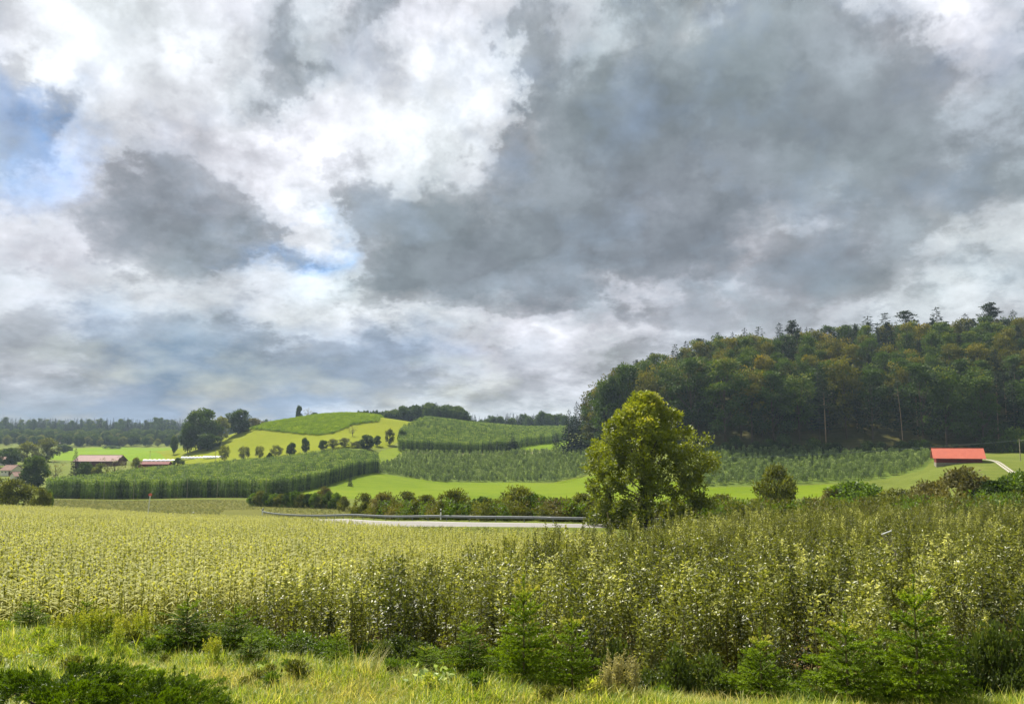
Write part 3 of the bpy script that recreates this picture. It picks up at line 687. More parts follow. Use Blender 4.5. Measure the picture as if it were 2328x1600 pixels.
# ---------- trees and bushes on the hills and in the valley: (px, D, top py, half width px, kind, label)
P_ = {
 'd': (deciduous(300, 10, 4, .9, 90, 80, 1.1, .55, .38, .25, mats=('bark', LM['hill']), nm='hill'), 10, 5.4),
 'd2': (deciduous(301, 10, 4, 1.5, 70, 80, 1.1, .55, .38, .25, mats=('bark', LM['hill']), nm='hill'), 10, 5.4),
 'o': (deciduous(302, 8, 3.4, 1.0, 60, 70, .9, .42, .28, .2, mats=('bark', LM['olive']), nm='olive'), 8, 4.6),
 'f': (deciduous(303, 6, 3.2, 1.8, 40, 60, .8, .36, .24, .18, mats=('bark', LM['olive']), nm='fruit'), 6, 4.2),
 's': (deciduous(304, 9, 3, 2.6, 20, 24, .8, .4, .2, .18, mats=('bark', LM['russet']), nm='sparse'), 9, 3.3),
 'c': (conifer(305, 14, 3.4, .6, LM['conif'], L=.9, W=.45, whorl=.6), 14, 3.5),
 'bo': (bush(310, 3, 2.6, LM['olive'], 60, 60, .55, .26, .15), 3.1, 2.8),
 'br': (bush(311, 3, 2.6, LM['russet'], 60, 60, .55, .26, .14), 3.1, 2.8),
 'bg': (bush(312, 3, 2.6, LM['greenb'], 60, 70, .55, .26, .15), 3.1, 2.8),
 'bd': (bush(313, 3, 2.6, LM['hill'], 60, 60, .55, .26, .15), 3.1, 2.8),
 'bt': (bush(314, 4, 2.0, LM['olive'], 46, 50, .5, .3, .12, up=1.3), 4.3, 2.2),
}
NM = {'d': 'broadleaf_tree', 'd2': 'broadleaf_tree', 'o': 'broadleaf_tree', 'f': 'fruit_tree', 's': 'bare_tree', 'c': 'spruce_tree', 'bo': 'bush', 'br': 'bush', 'bg': 'bush', 'bd': 'bush', 'bt': 'bush'}
lst = [
 (455,560,930,44,'d','largest dark green tree of the clump left of the grassy hill'),
 (425,550,962,22,'d2','dark tree low on the left side of the clump by the hill'),
 (500,572,948,26,'o','olive green tree between the two darkest trees of the hill clump'),
 (540,590,931,32,'d','rounded dark tree at the right top of the hill clump'),
 (574,600,950,20,'br','low reddish bush at the right end of the hill clump'),
 (470,545,985,30,'d2','low dark tree at the foot of the hill clump'),
 (393,560,990,10,'d2','small lone tree at the left foot of the grassy hill'),
 (676,655,922,9,'d2','small dark tree alone on top of the grassy hill'),
 (697,655,926,12,'s','thin arching bare-branched tree on top of the hill beside the dark one'),
 (712,655,937,11,'bd','low scrub on the hilltop right of the thin arching tree'),
 (510,462,1012,15,'f','leftmost small round fruit tree above the hop garden'),
 (553,462,1014,19,'f','flat-crowned fruit tree second from the left above the hop garden'),
 (590,462,1013,15,'f','fruit tree third from the left above the hop garden'),
 (627,462,1011,17,'f','fruit tree fourth from the left with a bush below it'),
 (613,458,1028,8,'bd','small dark bush between fruit trees above the hop garden'),
 (662,462,1006,13,'d2','dark blue-green tree left of the tall narrow one above the hops'),
 (692,464,995,11,'d2','tall narrow dark tree above the middle of the hop garden'),
 (733,466,1000,13,'d2','dark tree right of the tall narrow one above the hop garden'),
 (755,470,997,17,'o','olive tree beside the dark tree above the hop garden'),
 (782,470,995,18,'o','broad olive tree near the right end of the row above the hops'),
 (812,468,1002,15,'bo','loose olive bush near the hop garden corner'),
 (800,510,966,13,'s','sparse brownish tree standing alone on the lower hill meadow'),
 (833,460,988,19,'d','dense dark blue-green tree at the hop garden upper corner'),
 (857,474,990,11,'d2','small dark round tree right of the dense corner tree'),
 (885,482,975,15,'o','olive tree with visible trunk at the foot of the hill meadow'),
 (913,490,978,14,'d2','dark tree at the left edge of the upper hop garden'),
 (797,332,1075,7,'c','small dark spruce on the grass corner below the lane'),
 (1165,478,988,20,'c','dark conical spruce in front of the upper hop garden'),
 (1265,480,982,13,'c','dark conical spruce right of the bright knoll field'),
 (1294,458,930,26,'c','left spruce of the dark spruce group beside the wood'),
 (1312,462,912,24,'c','middle spruce of the dark spruce group beside the wood'),
 (1328,454,908,26,'c','tallest spruce of the dark spruce group beside the wood'),
 (1347,450,938,26,'c','right spruce of the dark spruce group behind the big field tree'),
 (1365,440,950,20,'c','rearmost spruce of the dark group hidden behind the big field tree'),
 (35,176,1088,42,'bo','rounded olive bush at the left edge behind the maize field'),
 (-8,190,1084,30,'bo','olive bush cut by the left edge behind the maize field'),
 (98,172,1108,20,'bo','small pale bush at the left corner of the hop garden'),
 (116,176,1113,10,'bg','tiny green bush touching the left corner of the hop garden'),
 (80,350,1036,36,'d','dark round tree before the hamlet at the left'),
 (128,385,1045,20,'s','thin reddish tree right of the dark round tree near the hamlet'),
 (171,400,1018,15,'c','dark spruce at the left end of the long farm shed'),
 (195,398,1050,22,'bd','dark bush in front of the left half of the farm shed'),
 (228,398,1053,18,'bo','olive bush in front of the middle of the farm shed'),
 (261,400,1034,27,'s','grey-brown tree before the right end of the farm shed'),
 (309,402,1040,15,'o','small round tree between the farm shed and the dark red hut'),
 (405,470,1040,13,'bd','dark bush between the white foil tunnels'),
 (60,520,1005,34,'o','light olive tree behind the hamlet at the left'),
 (105,560,996,32,'o','rounded light olive tree behind the spruce by the farm'),
 (20,500,1018,30,'d2','green tree behind the hamlet at the left edge'),
 (142,700,1010,20,'d2','dark tree at the left side of the bright green meadow'),
 (252,830,1012,18,'bd','low dark hedge bush on the crest of the bright meadow'),
 (740,222,1106,22,'br','domed reddish-brown bush by the hedge before the bright meadow'),
 (783,200,1127,14,'bo','small olive bush in the fallow strip behind the guardrail'),
 (885,135,1127,13,'bt','thin upright bush behind the guardrail left of the bushes'),
 (830,142,1120,26,'bo','olive bush at the left end of the roadside bushes'),
 (878,130,1118,30,'br','brownish bush near the left end of the roadside bushes'),
 (925,126,1116,32,'bo','olive bush between brown ones behind the guardrail'),
 (968,120,1124,34,'bo','low olive bush left of the tall green roadside bush'),
 (1038,113,1103,38,'bt','tall loose green bush beyond the left guardrail reflector'),
 (1095,112,1128,42,'bd','dark low bush between the two tall roadside bushes'),
 (1178,109,1096,40,'bt','tall pointed olive bush behind the middle of the guardrail'),
 (1215,110,1120,34,'bg','leafy green bush right of the tall pointed roadside bush'),
 (1265,106,1132,46,'br','low dark brownish bush behind the right part of the guardrail'),
 (1325,104,1120,38,'bo','olive bush just left of the big field tree'),
 (1382,97,1118,22,'bo','upright olive bush at the left foot of the big field tree'),
 (1640,118,1122,46,'bo','olive bush at the right foot of the big field tree'),
 (1720,124,1133,40,'bo','low olive bush in the far part of the sapling plot'),
 (1768,116,1056,46,'bo','large domed olive bush before the orchard rows'),
 (1840,120,1132,44,'bo','low green growth right of the large domed bush'),
 (1893,124,1108,30,'br','reddish bush left of the flat green one'),
 (1948,122,1094,72,'bg','wide flat green bush before the orchard rows'),
 (2040,116,1110,58,'bo','olive bush between the flat green bush and the brown one'),
 (2105,112,1092,46,'br','pale brownish bush left of the large brown bush'),
 (2188,106,1062,66,'br','large grey-brown bush below the red-roofed barn'),
 (2262,102,1090,50,'bd','dark bush right of the large grey-brown bush'),
 (2318,100,1070,56,'bg','green hedge bush at the right edge below the gravel track'),
]
for (p, D, tp, hw, k_, lb) in lst:
    par, Hp, Rp = P_[k_]; hw = hw*(1.3 if k_[0] == 'b' else 1)
    scaled(par, p, D, tp, hw, Hp, Rp, lb, 'bush' if k_[0] == 'b' else 'tree', NM[k_])
for i in range(13):
    p = 580+i*15.5; scaled(P_[['bg','bo','bd'][i % 3]][0], p, 226-i*1.2, 1119+RNG.normal()*2, 21, 3.1, 2.8, 'clipped-looking dark green shrub in the low hedge along the bright meadow', 'bush', 'hedge_shrub', 'shrubs of the low hedge before the meadow')
sc_ = []
for i in range(4):
    b = B(); r = np.random.default_rng(350+i); Cs = r.normal(size=(9, 3))*[.45, .45, .1]+[0, 0, .2]; Cs[:, 2] = .25+r.random(9)*1.0
    crown_leaves(b, Cs, 42, .42, .22, .10, 351+i, up=.9, sq=1.1); sc_.append(b.mesh('scrub_clump', LM[['olive', 'greenb', 'russet', 'olive'][i]]))
band = np.vstack([offset(RAIL, 2.0), offset(RAIL, 14)[::-1]]); q = fill(band, 1.15, 1.15, .35); qp = q[:, 0]/q[:, 1]*F+1164; q = q[(qp > 840) & (qp < 2450)]
scatter('roadside_scrub', q, RNG.random(len(q))*6.28, np.clip(.8+1.1*RNG.random(len(q))**2, 0, 1.8), sc_, 'tangled olive scrub and tall weeds along the far side of the guardrail')
# trees beyond the hill
for i in range(34):
    p = 872+i*5.7+RNG.normal()*2; D = 690+RNG.random()*45; tp = np.interp(p, [870, 895, 925, 960, 1005, 1040, 1065], [936, 930, 921, 920, 919, 925, 940])+RNG.normal()*2.5
    k_ = 'c' if RNG.random() < .5 else 'd'; par, Hp, Rp = P_[k_]
    scaled(par, p, D, tp, 17 if k_ == 'c' else 18, Hp, Rp, 'dark %s in the small wood behind the grassy hill' % ('spruce' if k_ == 'c' else 'broadleaf tree'), 'tree', NM[k_], 'trees of the small wood behind the hill')
for i in range(10):
    p = 812+i*7; par, Hp, Rp = P_['d2']; scaled(par, p, 700, 934+RNG.normal()*2-(i > 7)*3, 6, Hp, Rp, 'small treetop just showing over the crest of the grassy hill', 'tree', 'broadleaf_tree', 'treetops behind the hill crest')
for i in range(30):
    p = 1068+i*8+RNG.normal()*3; D = 800+RNG.random()*60; tp = np.interp(p, [1060, 1100, 1130, 1180, 1260, 1300], [958, 957, 944, 944, 940, 944])+RNG.normal()*3
    k_ = 'c' if RNG.random() < .5 and p > 1150 else 'd'; par, Hp, Rp = P_[k_]
    scaled(par, p, D, tp, 14 if k_ == 'c' else 15, Hp, Rp, 'hazy distant %s beyond the upper hop garden' % ('spruce' if k_ == 'c' else 'broadleaf tree'), 'tree', NM[k_], 'distant trees beyond the upper hop garden')
fp = []
for i in range(1050):
    p = RNG.uniform(-120, 620); D = RNG.uniform(1180, 1560); x, y = W(p, D); fp.append((x, y, gz(x, y)))
for i in range(420):
    p = RNG.uniform(980, 1400); D = RNG.uniform(1050, 1400); x, y = W(p, D); fp.append((x, y, gz(x, y)))
scatter('distant_forest', np.array(fp), RNG.random(len(fp))*6.28, .5+.55*RNG.random(len(fp)), [broad[0][1][1], fconif[1][1][1], fconif[0][1][1], fconif[1][1][1], fconif[2][1][1]], 'dark bluish mixed forest along the far horizon ridge')
fp = []
for i in range(430):
    p = RNG.uniform(-100, 440); D = RNG.uniform(880, 1160); x, y = W(p, D); fp.append((x, y, gz(x, y)))
scatter('far_copse', np.array(fp), RNG.random(len(fp))*6.28, .8+.6*RNG.random(len(fp)), [P_['d'][0][1][1], P_['d2'][0][1][1], P_['o'][0][1][1]], 'scattered hazy trees and scrub below the far forest')

# rough tall crop on the hilltop
lower = [Hh(536, 983), Hh(575, 978), Hh(640, 984), Hh(725, 992), Hh(765, 984), Hh(800, 969), Hh(860, 960), Hh(920, 956), Hh(952, 951)]
hp = lower+[W(958,640), W(930,700), W(600,700), W(545,640)]
cl = []
for i in range(4):
    b = B(); r = np.random.default_rng(400+i); n = 80; a = r.random(n)*6.28; rr = 1.3*r.random(n)**.5
    P = np.column_stack([np.cos(a)*rr, np.sin(a)*rr, r.random(n)*1.5]); Dn = r.normal(size=(n, 3))*.5+np.array([0, 0, .9]); leaves(b, P, Dn, .8, .28, .2+.6*r.random(n)*(P[:, 2]/1.5)+.15); cl.append(b.mesh('crop_clump', LM['hilltop']))
q = fill(hp, 1.9, 1.9, .2); scatter('hilltop_crop', q, RNG.random(len(q))*6.28, .8+.4*RNG.random(len(q)), cl, 'tall rough yellow-green crop covering the top of the grassy hill')

# ---------- the big tree beside the road
bshape = lambda t: np.interp(t, [0, .1, .25, .45, .62, .8, .93, 1], [.85, .93, 1.0, .97, .88, .56, .26, .10])
bt = deciduous(500, 14.8, 6.2, -.2, 520, 100, .70, .34, .17, .2, mats=('bark', LM['bigtree']), limbs=60, sq=.85, nm='field', shape=bshape, lobe=.24)
x, y, z = at(1468, 90)
thing('field_tree', bt, 'big bushy yellow-green tree standing alone beside the road', 'tree', (x, y, ZC+ray(1468, 898)[1]*90-14.6), 1.1, (1.05, 1.05, 1.0))

# ---------- maize
mz = []
for i in range(6):
    r = np.random.default_rng(600+i); b = B(); H = 1.95+.15*r.random(); tube(b, [(0, 0, 0), (.02, .01, H*.5), (.03, .02, H)], [.02, .016, .006], 4, .3)
    n = 15; zz = .2+(H*.97-.2)*np.linspace(0, 1, n)**.62; a0 = r.random()*6.28; a = a0+np.arange(n)*np.pi+r.normal(size=n)*.5; el = np.linspace(.3, .95, n)
    Dn = np.column_stack([np.cos(a)*np.cos(el), np.sin(a)*np.cos(el), np.sin(el)]); P = np.column_stack([np.full(n, .02), np.full(n, .01), zz])
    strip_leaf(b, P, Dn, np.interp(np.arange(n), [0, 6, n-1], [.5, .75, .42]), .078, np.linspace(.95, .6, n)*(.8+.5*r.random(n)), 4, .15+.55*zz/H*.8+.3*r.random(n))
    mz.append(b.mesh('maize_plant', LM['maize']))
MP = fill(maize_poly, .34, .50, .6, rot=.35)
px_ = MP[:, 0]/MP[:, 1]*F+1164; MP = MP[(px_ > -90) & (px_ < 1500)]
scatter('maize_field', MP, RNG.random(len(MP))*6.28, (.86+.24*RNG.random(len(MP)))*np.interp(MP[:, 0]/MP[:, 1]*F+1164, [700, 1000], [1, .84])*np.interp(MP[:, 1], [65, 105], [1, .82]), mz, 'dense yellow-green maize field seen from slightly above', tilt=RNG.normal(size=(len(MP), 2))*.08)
print('maize', len(MP))

# ---------- sapling plot
sap = []
for i in range(9):
    r = np.random.default_rng(700+i); H = 2.75; sb = B(); lb_ = B(); C = []; Dd = []; T = []
    for k in range(7):
        a = r.random()*6.28; rad = r.uniform(.1, .42); h = H*r.uniform(.6, 1.0) if k else H
        p0 = np.array([np.cos(a)*.08, np.sin(a)*.08, 0]); p1 = np.array([np.cos(a)*rad, np.sin(a)*rad, h*.55]); p2 = p1+np.array([r.normal()*.08, r.normal()*.08, h*.45])
        tube(sb, [p0, (p0+p1)/2+[np.cos(a)*.05, np.sin(a)*.05, 0], p1, p2], [.016, .013, .009, .003], 4)
        n = int(68*h)
        s = r.random(n)**.85; pt = np.where(s[:, None] < .55, p0+(p1-p0)*(s[:, None]/.55), p1+(p2-p1)*((s[:, None]-.55)/.45))
        off = unit(r.normal(size=(n, 3)))*(.20*(1-.75*s**2)*r.random(n)**.5)[:, None]
        C.append(pt+off); d = off*6+r.normal(size=(n, 3))*.45; d[:, 2] += .35; Dd.append(d); T.append(.12+.33*s+.5*r.random(n)**2)
    C = np.vstack(C); Dd = np.vstack(Dd); T = np.concatenate(T); ok = C[:, 2] > .12
    leaves(lb_, C[ok], Dd[ok], .088*(.7+.6*r.random(ok.sum())), .050, T[ok], fold=.2)
    sap.append([('stems', sb.mesh('sapling_stems', M['stem'])), ('foliage', lb_.mesh('sapling_foliage', LM['sapling']))])
def joined(parts):       # foliage and stems in one mesh, for the uncountable rear part of the plot
    b = B()
    for k, (_, me) in enumerate(parts):
        V = np.empty(len(me.vertices)*3); me.vertices.foreach_get('co', V); V = V.reshape(-1, 3)
        Lp = np.empty(len(me.loops), int); me.loops.foreach_get('vertex_index', Lp); lt = np.empty(len(me.polygons), int); me.polygons.foreach_get('loop_total', lt)
        T = np.empty(len(lt)); me.attributes['tint'].data.foreach_get('value', T); st = np.cumsum(lt)-lt; m4 = lt == 4
        b.add(V, Lp[st[m4][:, None]+np.arange(4)], T[m4], k)
    return b.mesh('sapling', [parts[0][1].materials[0], parts[1][1].materials[0]])
spoly = [W(335,21.5),W(600,25.2),W(900,31.5),W(1250,42),W(1400,50),W(1500,60),W(1700,76),W(2470,74),W(2470,14.4),W(2100,14.4),W(1650,14.7),W(1400,15.3),W(1000,16.6),W(600,18.8)]
SP = fill(spoly, 1.08, 1.30, .32, rot=.2); SP = SP[np.argsort(SP[:, 1])]
pp = SP[:, 0]/SP[:, 1]*F+1164; SP = SP[(pp > 330) & (pp < 2440)]
wv = np.sin(SP[:, 0]*1.1+1.3*np.sin(SP[:, 1]*.7))*np.cos(SP[:, 1]*.9+np.sin(SP[:, 0]*.8)); SP = SP[RNG.random(len(SP)) > .30*(wv < -.35)]; wv = np.sin(SP[:, 0]*1.1+1.3*np.sin(SP[:, 1]*.7))*np.cos(SP[:, 1]*.9+np.sin(SP[:, 0]*.8)); pp = SP[:, 0]/SP[:, 1]*F+1164
hs = np.interp(pp, [330, 600, 1000, 1500, 2300], [.68, .80, .92, .97, 1.0])*(.80+.30*RNG.random(len(SP)))*(1+.13*wv)*np.interp(SP[:, 1], [14, 20, 70], [.80, 1.0, .9])
nI = 300
for i in range(min(nI, len(SP))):
    x, y, z = SP[i]; s = hs[i]
    fr = y < np.interp(pp[i], [600, 1000, 1400, 2100], [18.8, 16.6, 15.3, 14.4])+1.6
    thing('sapling', sap[i % 9], ('leafy upright sapling in the front row of the sapling plot behind the young spruces' if fr else 'leafy upright sapling standing inside the dense sapling plot'), 'sapling', (x, y, z-.05), RNG.random()*6.28, (s*1.35, s*1.35, s), 'saplings of the dense plot')
sjn = [joined(s) for s in sap]
R_ = SP[nI:]; scatter('sapling_thicket', R_, RNG.random(len(R_))*6.28, hs[nI:]*1.03, sjn, 'dense olive green thicket of saplings stretching back to the road')
print('saplings', len(SP))
# dark low brambles along the front of the plot
brm = [bush(720+i, 1.1, .8, LM['sapling_d'], 46, 46, .26, .09, .06) for i in range(3)]
for i, (p, tp, D, hw) in enumerate([(505,1430,17.4,45),(690,1440,16.8,60),(880,1445,16.2,55),(1390,1440,14.9,60),(1520,1450,14.3,70),(1610,1470,14.0,75),(1700,1460,14.0,60),(1985,1450,13.9,60),(2160,1440,13.8,70),(2230,1400,14.0,80),(2310,1380,14.0,80),(2290,1490,13.4,80)]):
    scaled(brm[i % 3], p, D, tp, hw, 1.15, .95, 'dark bramble below the saplings, %s' % ['left of the two left spruces', 'between the spruce pair and the dry grass tuft', 'left of the middle spruces', 'right of the middle spruces', 'above the dry thistle', 'right of the dry thistle', 'behind the left one of the right-hand spruces', 'between the two tall right-hand spruces', 'right behind the tallest spruce', 'near the right edge', 'at the right edge, the upper one', 'at the right edge, the lower one'][i], 'bramble', 'bramble')

fl = np.linspace(560, 2470, 260)+RNG.normal(size=260)*5; fD = np.interp(fl, [560, 1000, 1400, 1650, 2100, 2470], [18.6, 16.4, 15.1, 14.4, 14.1, 14.1])-.3+RNG.random(260)*1.6; fx = (fl-1164)/F*fD
scatter('undergrowth', np.column_stack([fx, fD, terr(fx, fD)-.05]), RNG.random(260)*6.28, .22+.55*RNG.random(260)**1.5, [brm[0][1][1], bush(730, 1.0, .7, LM['greenb'], 40, 40, .25, .10, .05)[1][1], bush(731, 1.0, .7, LM['olive'], 40, 40, .25, .10, .05, up=1.2)[1][1]], 'dark low undergrowth of brambles and weeds under the front saplings')

# ---------- young spruces in the foreground
def young_spruce(seed, H=1.7, R=.66):
    r = np.random.default_rng(seed); b = B(); tb = B(); tube(tb, [(0, 0, -.05), (0, 0, H*.5), (0, 0, H)], [.022, .014, .004], 6)
    segs = []
    def shoot(p0, d, L, curve, w): segs.append((np.array(p0), unit(np.array(d)), L, curve, w))
    shoot((0, 0, H*.74), (0, 0, 1), H*.26, 0, .9); z = H*.76; gap = .22; lev = 0
    while z > .08:
        f = 1-z/H; rad = R*min(1, .30+f*1.05)*(1 if z > .3 else .9); n = 5 if lev < 2 else 7; a0 = r.random()*6.28; el = np.interp(f, [.2, .5, 1], [.85, .35, .05])
        for k in range(n):
            a = a0+6.28*k/n+r.normal()*.12; L = rad*(.66+.5*r.random()); e = el+r.normal()*.08
            d = np.array([np.cos(a)*np.cos(e), np.sin(a)*np.cos(e), np.sin(e)]); shoot((0, 0, z), d, L, .15*(f > .4), 1)
            tube(tb, [(0, 0, z), np.array([0, 0, z])+d*L*.9], [.007, .003], 3, cap=False)
            ns = int(L/.11)
            if L > .2:
                for q in range(1, ns):
                    s = q/ns
                    for sg in (-1, 1):
                        sd_ = np.array([-d[1], d[0], 0])*sg; dd = unit(d*.75+sd_*.75+np.array([0, 0, .05+r.normal()*.12])); shoot(np.array([0, 0, z])+d*L*s, dd, (L*(1-s)*.42+.05), .05, .8)
        for k in range(3):
            a = r.random()*6.28; zz = z-gap*r.random(); e = el*.6; L = rad*.6; shoot((0, 0, zz), (np.cos(a)*np.cos(e), np.sin(a)*np.cos(e), np.sin(e)), L, .05, .8)
        z -= gap*(1.0 if lev > 0 else 1.1); lev += 1; gap = max(.13, gap*.93)
    C = []; Dn = []; T = []
    for p0, d, L, cu, w in segs:
        n = max(8, int(L*330)); s = r.random(n); ref = unit(np.cross(d, [.3, .2, .9])); u = np.cross(d, ref); a = r.random(n)*6.28
        c = p0+d*L*s[:, None]+np.array([0, 0, -1.])*(cu*L*s*s)[:, None]; o = np.cos(a)[:, None]*ref+np.sin(a)[:, None]*u
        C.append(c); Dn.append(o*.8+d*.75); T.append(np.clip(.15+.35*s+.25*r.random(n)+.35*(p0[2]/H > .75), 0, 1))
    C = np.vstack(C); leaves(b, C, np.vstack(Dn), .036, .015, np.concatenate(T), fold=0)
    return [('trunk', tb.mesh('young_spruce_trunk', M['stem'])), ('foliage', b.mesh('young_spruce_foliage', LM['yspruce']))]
ysp = [young_spruce(800+i) for i in range(5)]
for i, (p, D, tp, hw, lb) in enumerate([
 (90,18.0,1352,58,'low dark spruce furthest left at the foot of the maize'), (215,17.8,1348,40,'small dark spruce second from the left before the maize'),
 (440,16.4,1350,84,'broad bright green spruce standing in the left half of the grass edge'), (548,16.3,1366,74,'spruce just right of the broad bright one'),
 (585,15.1,1432,62,'small low spruce in front of the left spruce pair'), (775,15.3,1420,46,'small spruce beside the tall dry grass tuft'),
 (392,16.5,1425,34,'tiny spruce left below the broad bright one'),
 (975,15.2,1452,52,'small pale spruce left of the middle trio'), (1070,14.7,1396,72,'left spruce of the middle trio'),
 (1190,14.2,1300,86,'dense dark spruce in the middle of the trio, the tallest there'), (1297,13.6,1376,80,'right spruce of the middle trio with spreading top shoots'),
 (1715,13.5,1420,84,'left spruce of the three near the lower right corner'), (1905,13.2,1380,112,'wide spruce in the middle of the three at lower right'), (2062,13.0,1300,120,'tallest spruce with a long bare leader at lower right')]):
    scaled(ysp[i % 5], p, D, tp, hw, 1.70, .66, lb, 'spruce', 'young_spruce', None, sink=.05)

# juniper at the lower left
b = B(); r = np.random.default_rng(900); jb = B(); C = []; Dn = []; T = []
for k in range(760):
    a = r.random()*6.28; rr = r.random()**.5; R = 1.5; h = .95*np.sqrt(max(0, 1-rr**2.4))*(.8+.25*math.sin(a*3+rr*5)); p0 = np.array([np.cos(a)*rr*R*1.15, np.sin(a)*rr*R*.9, h*.75])
    d = unit(np.array([np.cos(a)*(.35+rr), np.sin(a)*(.35+rr), .75-.35*rr])+r.normal(size=3)*.3); L = r.uniform(.22, .42); n = 90; s = r.random(n)
    ref = unit(np.cross(d, [.1, .3, .9])); cc = p0+d*L*s[:, None]-np.array([0, 0, 1.])*(.35*L*s*s)[:, None]; wd = .05*(1-s)+.012
    o = unit(r.normal(size=(n, 3))); C.append(cc+o*wd[:, None]*r.random((n, 1))); Dn.append(d+o*.55); T.append(.1+.5*s*r.random()+.25*r.random(n)+.1)
leaves(b, np.vstack(C), np.vstack(Dn), .05, .014, np.concatenate(T), fold=0)
for k in range(14): a = k*.9; tube(jb, [(0, 0, 0), (np.cos(a)*.6, np.sin(a)*.5, .4), (np.cos(a)*1.1, np.sin(a)*.9, .5)], [.03, .02, .006], 4)
jun = [('branches', jb.mesh('juniper_branches', M['bark'])), ('foliage', b.mesh('juniper_foliage', LM['juniper']))]
for p, D, tp, s, lb in [(150,11.0,1490,.95,'feathery dark green juniper bush in the lower left corner'), (345,10.9,1520,.72,'smaller juniper bush right of the corner one, its sprays sweeping down')]:
    x = ray(p, 1600)[0]*D; z = gz(x, D); zt = ZC+ray(p, tp)[1]*D; thing('juniper_bush', jun, lb, 'juniper', (x, D, z), p, (s, s, (zt-z)/1.05))

# ---------- grass bank
def tuft(seed, n, L, W, spread, mat, bend=.45):
    r = np.random.default_rng(seed); b = B(); a = r.random(n)*6.28; P = np.column_stack([np.cos(a), np.sin(a), np.zeros(n)])*(spread*r.random(n)**.5)[:, None]
    Dn = np.column_stack([np.cos(a)*.45, np.sin(a)*.45, np.ones(n)])+r.normal(size=(n, 3))*.25
    strip_leaf(b, P, Dn, L*(.5+.7*r.random(n)), W, bend*(.4+r.random(n)), 3, r.random(n)); return b.mesh('grass_tuft', mat)
gp = [tuft(1000+i, 26, .26+.03*i, .012, .10, LM['grass']) for i in range(5)]
dp = [tuft(1010+i, 26, .34, .009, .10, LM['drygrass'], .6) for i in range(4)]
def bank(n, pr, Dr, dens=None):
    p = RNG.uniform(pr[0], pr[1], n*3); D = np.sqrt(RNG.uniform(Dr[0]**2, Dr[1]**2, n*3)); lim = np.interp(p, [0, 400, 900, 1300, 1700, 2328], [19.2, 17.2, 15.8, 14.3, 13.5, 13.3]); ok = D < lim
    if dens is not None: ok &= RNG.random(n*3) < dens(p, D)
    p = p[ok][:n]; D = D[ok][:n]; x = (p-1164)/F*D; return np.column_stack([x, D, terr(x, D)-.01])
q = bank(16500, (-150, 2480), (11.2, 19.2)); scatter('grass', q, RNG.random(len(q))*6.28, (.6+.6*RNG.random(len(q)))*(1+.35*np.sin(q[:, 0]*1.7+q[:, 1]*.9)*np.cos(q[:, 1]*2.1-q[:, 0]*.6)), gp, 'long bright yellow-green grass on the bank in the foreground', tilt=RNG.normal(size=(len(q), 2))*.15)
g2 = lambda p, D: np.exp(-((p-640)/230)**2-((D-13.2)/1.3)**2)+.9*np.exp(-((p-1500)/330)**2-((D-12.9)/.8)**2)+.12
q = bank(3800, (-150, 2480), (10.4, 17.5), g2); scatter('dry_grass', q, RNG.random(len(q))*6.28, .7+.6*RNG.random(len(q)), dp, 'straw-coloured dry grass tufts among the green grass of the bank', tilt=RNG.normal(size=(len(q), 2))*.3)
q = bank(90, (-150, 2480), (12.6, 18)); wd = [bush(1040+i, .5, .35, LM[['greenb', 'olive', 'grass'][i]], 16, 26, .14, .09, .045, up=.9)[1][1] for i in range(3)]
scatter('bank_weeds', q, RNG.random(len(q))*6.28, .35+.45*RNG.random(len(q)), wd, 'leafy green weeds scattered through the grass of the bank')
vp = [tuft(1020+i, 22, .42, .02, .16, LM['verge']) for i in range(3)]
q = np.vstack([fill([W(60,136),W(345,134),W(500,150),W(800,140),W(1050,119),W(1400,101),W(1400,150),W(1000,200),W(500,262),W(60,270)], 1.2, 1.4, .3), fill([W(300,140),W(600,115),W(800,90),W(1000,72),W(1250,64),W(1400,62),W(1400,82),W(1050,92),W(700,140),W(560,172),W(300,175)], .9, 1.0, .3)])
q = q[~inside(np.vstack([offset(RAIL, .3), offset(RAIL, -9.2)[::-1]]), q[:, 0], q[:, 1])]
scatter('verge_grass', q, RNG.random(len(q))*6.28, 1.0+.9*RNG.random(len(q)), vp, 'rough olive grass of the verge and fallow strip along the road')

# weeds
def spike_plant(seed, H, n, headmat, stemmat, head=.35, hr=.07, leafL=.09, hl=.03):
    r = np.random.default_rng(seed); sb = B()
    for k in range(n):
        a = r.random()*6.28; q0 = np.array([np.cos(a), np.sin(a), 0])*.12*r.random(); top = q0+np.array([r.normal()*.06, r.normal()*.06, H*r.uniform(.75, 1.05)]); tube(sb, [q0, (q0+top)/2+r.normal(size=3)*.01, top], [.005, .004, .002], 3, .6)
        m = 26; s = r.random(m); leaves(sb, q0+(top-q0)*(s*.85)[:, None], r.normal(size=(m, 3))*[1, 1, .4]+[0, 0, .5], leafL, .016, .4+.4*r.random(m))
        m = 70; s = r.random(m); c = q0+(top-q0)*(1-head*s)[:, None]+unit(r.normal(size=(m, 3)))*(hr*(.25+s))[:, None]*r.random((m, 1)); leaves(sb, c, r.normal(size=(m, 3))+[0, 0, .8], hl, hl*.6, r.random(m), 1)
    return [('flowering_stems', sb.mesh('weed_stems', [stemmat, headmat]))]
gr = [spike_plant(1100+i, .75, 7, LM['goldenrod'], LM['grass']) for i in range(4)]
for i, p in enumerate([158,180,205,228,250,272,292,312,330,348,238,284]):
    D = 16.2+.5*RNG.random()-(i > 9)*.5; x, y, z = at(p, D); thing('goldenrod', gr[i % 4], 'yellow-green flowering goldenrod in the clump before the left spruces', 'wildflower', (x, y, z), i, .75+.35*RNG.random(), 'goldenrod plants of the left clump')
